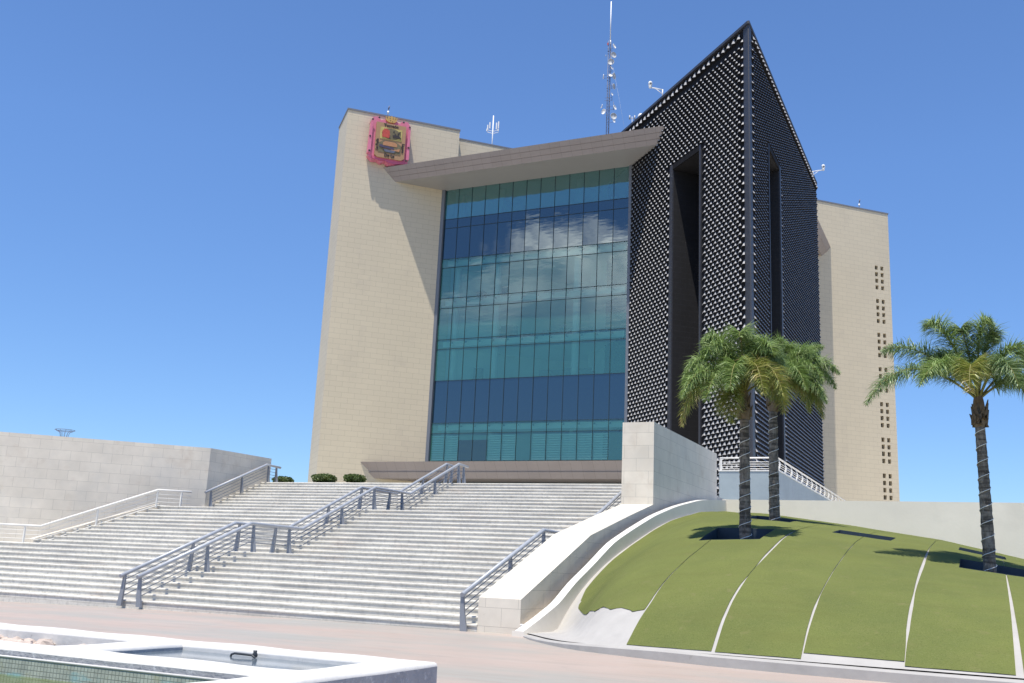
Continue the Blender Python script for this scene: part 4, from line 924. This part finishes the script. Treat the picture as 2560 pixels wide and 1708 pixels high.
def palm(label, x, y, zb, zc, lean, fr, seed, r0=.15, shaft=.95):
    t = thing('palm_tree', label, 'palm', (x, y, zb), 'palms planted in the turf mound'); rn = random.Random(seed); n = 46; pts = []; rad = []
    for i in range(n + 1):
        k = i / n; pts.append((x + lean * k * k, y, zb + (zc - zb) * k)); rad.append(r0 * (1.12 - .30 * k) * (1 + .035 * (i % 2)) * rn.uniform(.97, 1.03))
    mb = MB(); mb.tube(pts, rad, 18)
    for q in range(len(mb.v)):
        vx, vy, vz = mb.v[q]; k2 = 1 + rn.uniform(-.06, .06); cx_ = x + lean * ((vz - zb) / (zc - zb)) ** 2; mb.v[q] = (cx_ + (vx - cx_) * k2, y + (vy - y) * k2, vz + rn.uniform(-.012, .012))
    trunk = mb.build('trunk', 'trunk', t)
    C = Vector(pts[-1]); mb = MB(); mb.lathe(C - Vector((0, 0, .05)), [(r0 * .8, 0), (r0 * 1.08, .15), (r0 * 1.15, .4), (r0 * .9, shaft * .75), (r0 * .55, shaft), (0, shaft)], (0, 0, 1), 12)
    for k in range(16):      # old leaf bases
        a = rn.uniform(0, 6.28); zq = rn.uniform(.1, .5); p = C + Vector((math.cos(a) * r0 * 1.1, math.sin(a) * r0 * 1.1, zq)); q = p + Vector((math.cos(a) * .07, math.sin(a) * .07, rn.uniform(.1, .3)))
        mb.tube([p - Vector((0, 0, .15)), p, q], [.06, .05, .012], 5)
    mb.build('leaf_base', 'shaft', t)
    mb = MB(); tp = (zc - zb) / .38; pp = []
    for i in range(int(tp * 14)):
        a = i / 14 * 2 * math.pi; k = i / (tp * 14); rr = r0 * (1.12 - .30 * k) * 1.05 + .008; pp.append((x + lean * k * k + rr * math.cos(a), y + rr * math.sin(a), zb + (zc - zb) * k))
    mb.tube(pp, .010, 5); mb.build('light_string', 'light_wire', trunk)
    root = C + Vector((0, 0, shaft * .72))
    for tip, ctl, leaf in fr: frond(root, t, rn, tip, ctl, leaf)
G, Yl, Dk = 'leaf_green', 'leaf_yellow', 'leaf_dark'
f1 = [((-1.85, -1.05, .5), (-1.5, 1.1, .5), Yl), ((-1.75, .35, .2), (-1.15, 1.75, .2), G), ((-1.6, .0, -.8), (-1.0, 1.6, -.6), G), ((-1.25, .9, .6), (-.75, 2.0, .5), G), ((-.6, 1.3, -.9), (-.4, 2.1, -.5), G),
      ((.35, 1.25, .3), (.1, 2.2, .2), G), ((1.0, .55, .6), (.7, 1.9, .4), Dk), ((.75, -.35, 1.5), (.45, 1.5, 1.0), Yl), ((.15, -.3, 1.7), (.0, 1.6, 1.1), Yl), ((-.75, -.2, 1.6), (-.45, 1.5, 1.0), G), ((1.1, .1, -1.0), (.7, 1.6, -.6), Dk), ((-.55, -.95, .9), (-.75, .35, .7), Yl),
      ((.9, -.6, .8), (.9, .9, .7), Yl), ((-1.3, -.4, 1.1), (-.9, 1.2, .8), G), ((-.2, 1.0, -1.2), (-.1, 1.9, -.7), Dk)]
f1 += [((-1.2, 1.45, .1), (-.6, 2.1, .1), G), ((-1.9, -.3, .7), (-1.3, 1.3, .6), G), ((.6, 1.0, 1.0), (.4, 1.9, .7), G), ((-.3, 1.5, .8), (-.2, 2.2, .5), G)]
f2 = [((2.1, .15, .3), (1.45, 1.7, .3), G), ((1.5, -.95, .7), (1.3, .9, .6), Yl), ((1.9, 1.75, -.4), (.7, 1.75, -.2), G), ((1.35, 1.15, .6), (.8, 1.9, .4), G), ((.35, 1.6, .2), (.15, 2.2, .1), G), ((-.5, 1.5, .2), (-.3, 2.3, .2), G), ((-1.2, .6, .5), (-.8, 1.8, .4), Dk),
      ((.7, -.2, 1.6), (.45, 1.5, 1.1), G), ((-.4, -.3, 1.6), (-.3, 1.4, 1.1), Dk), ((1.4, .2, 1.1), (.9, 1.6, .8), G), ((.4, .3, -1.6), (.3, 1.7, -1.0), Dk), ((1.8, -.4, -.5), (1.2, 1.4, -.4), G), ((1.5, -.5, 1.1), (1.0, 1.1, .9), G)]
f2 += [((.9, 1.5, -.3), (.5, 2.1, -.2), G), ((-.9, 1.2, .6), (-.5, 2.1, .4), G), ((2.1, .6, .7), (1.2, 1.8, .5), G), ((1.0, -.8, .9), (.8, .8, .8), Yl)]
f3 = [((-2.95, -.25, .2), (-1.9, 1.55, .2), Dk), ((-2.3, 1.25, -.3), (-1.3, 1.75, -.2), Dk), ((-1.3, 1.9, .2), (-.85, 2.25, .1), G), ((-1.85, .15, .9), (-1.1, 1.5, .7), G), ((.25, 2.0, .4), (-.1, 2.1, .3), G), ((.55, 1.55, .1), (.3, 2.3, .1), Dk), ((1.25, 1.1, .4), (.7, 1.9, .3), G), ((1.9, .5, .2), (1.2, 1.7, .2), G),
      ((1.6, -.3, .6), (1.1, 1.2, .5), Dk), ((-.9, -.1, 1.5), (-.6, 1.5, 1.0), Yl), ((.3, .1, 1.5), (.2, 1.6, 1.0), Dk), ((-.4, 1.1, -1.3), (-.3, 2.0, -.8), Dk), ((.9, .9, -1.1), (.6, 1.9, -.7), Dk), ((2.2, -.15, -.4), (1.4, 1.3, -.3), G), ((-.5, 1.75, .3), (-.4, 2.1, .2), Dk), ((-1.1, .8, -.7), (-.7, 1.8, -.4), Dk)]
palm('leftmost palm on the turf mound, in the nearer pit before the black tower', -6.01, 28.2, 2.1, 6.1, .0, f1, 3, .15)
palm('palm just behind the leftmost one, in the pit against the white wall', -6.39, 34.6, 3.0, 7.35, .0, f2, 8, .165)
palm('lone palm at the right edge of the turf mound against the open sky', .06, 27.9, 1.5, 5.7, -.03, f3, 21, .14)
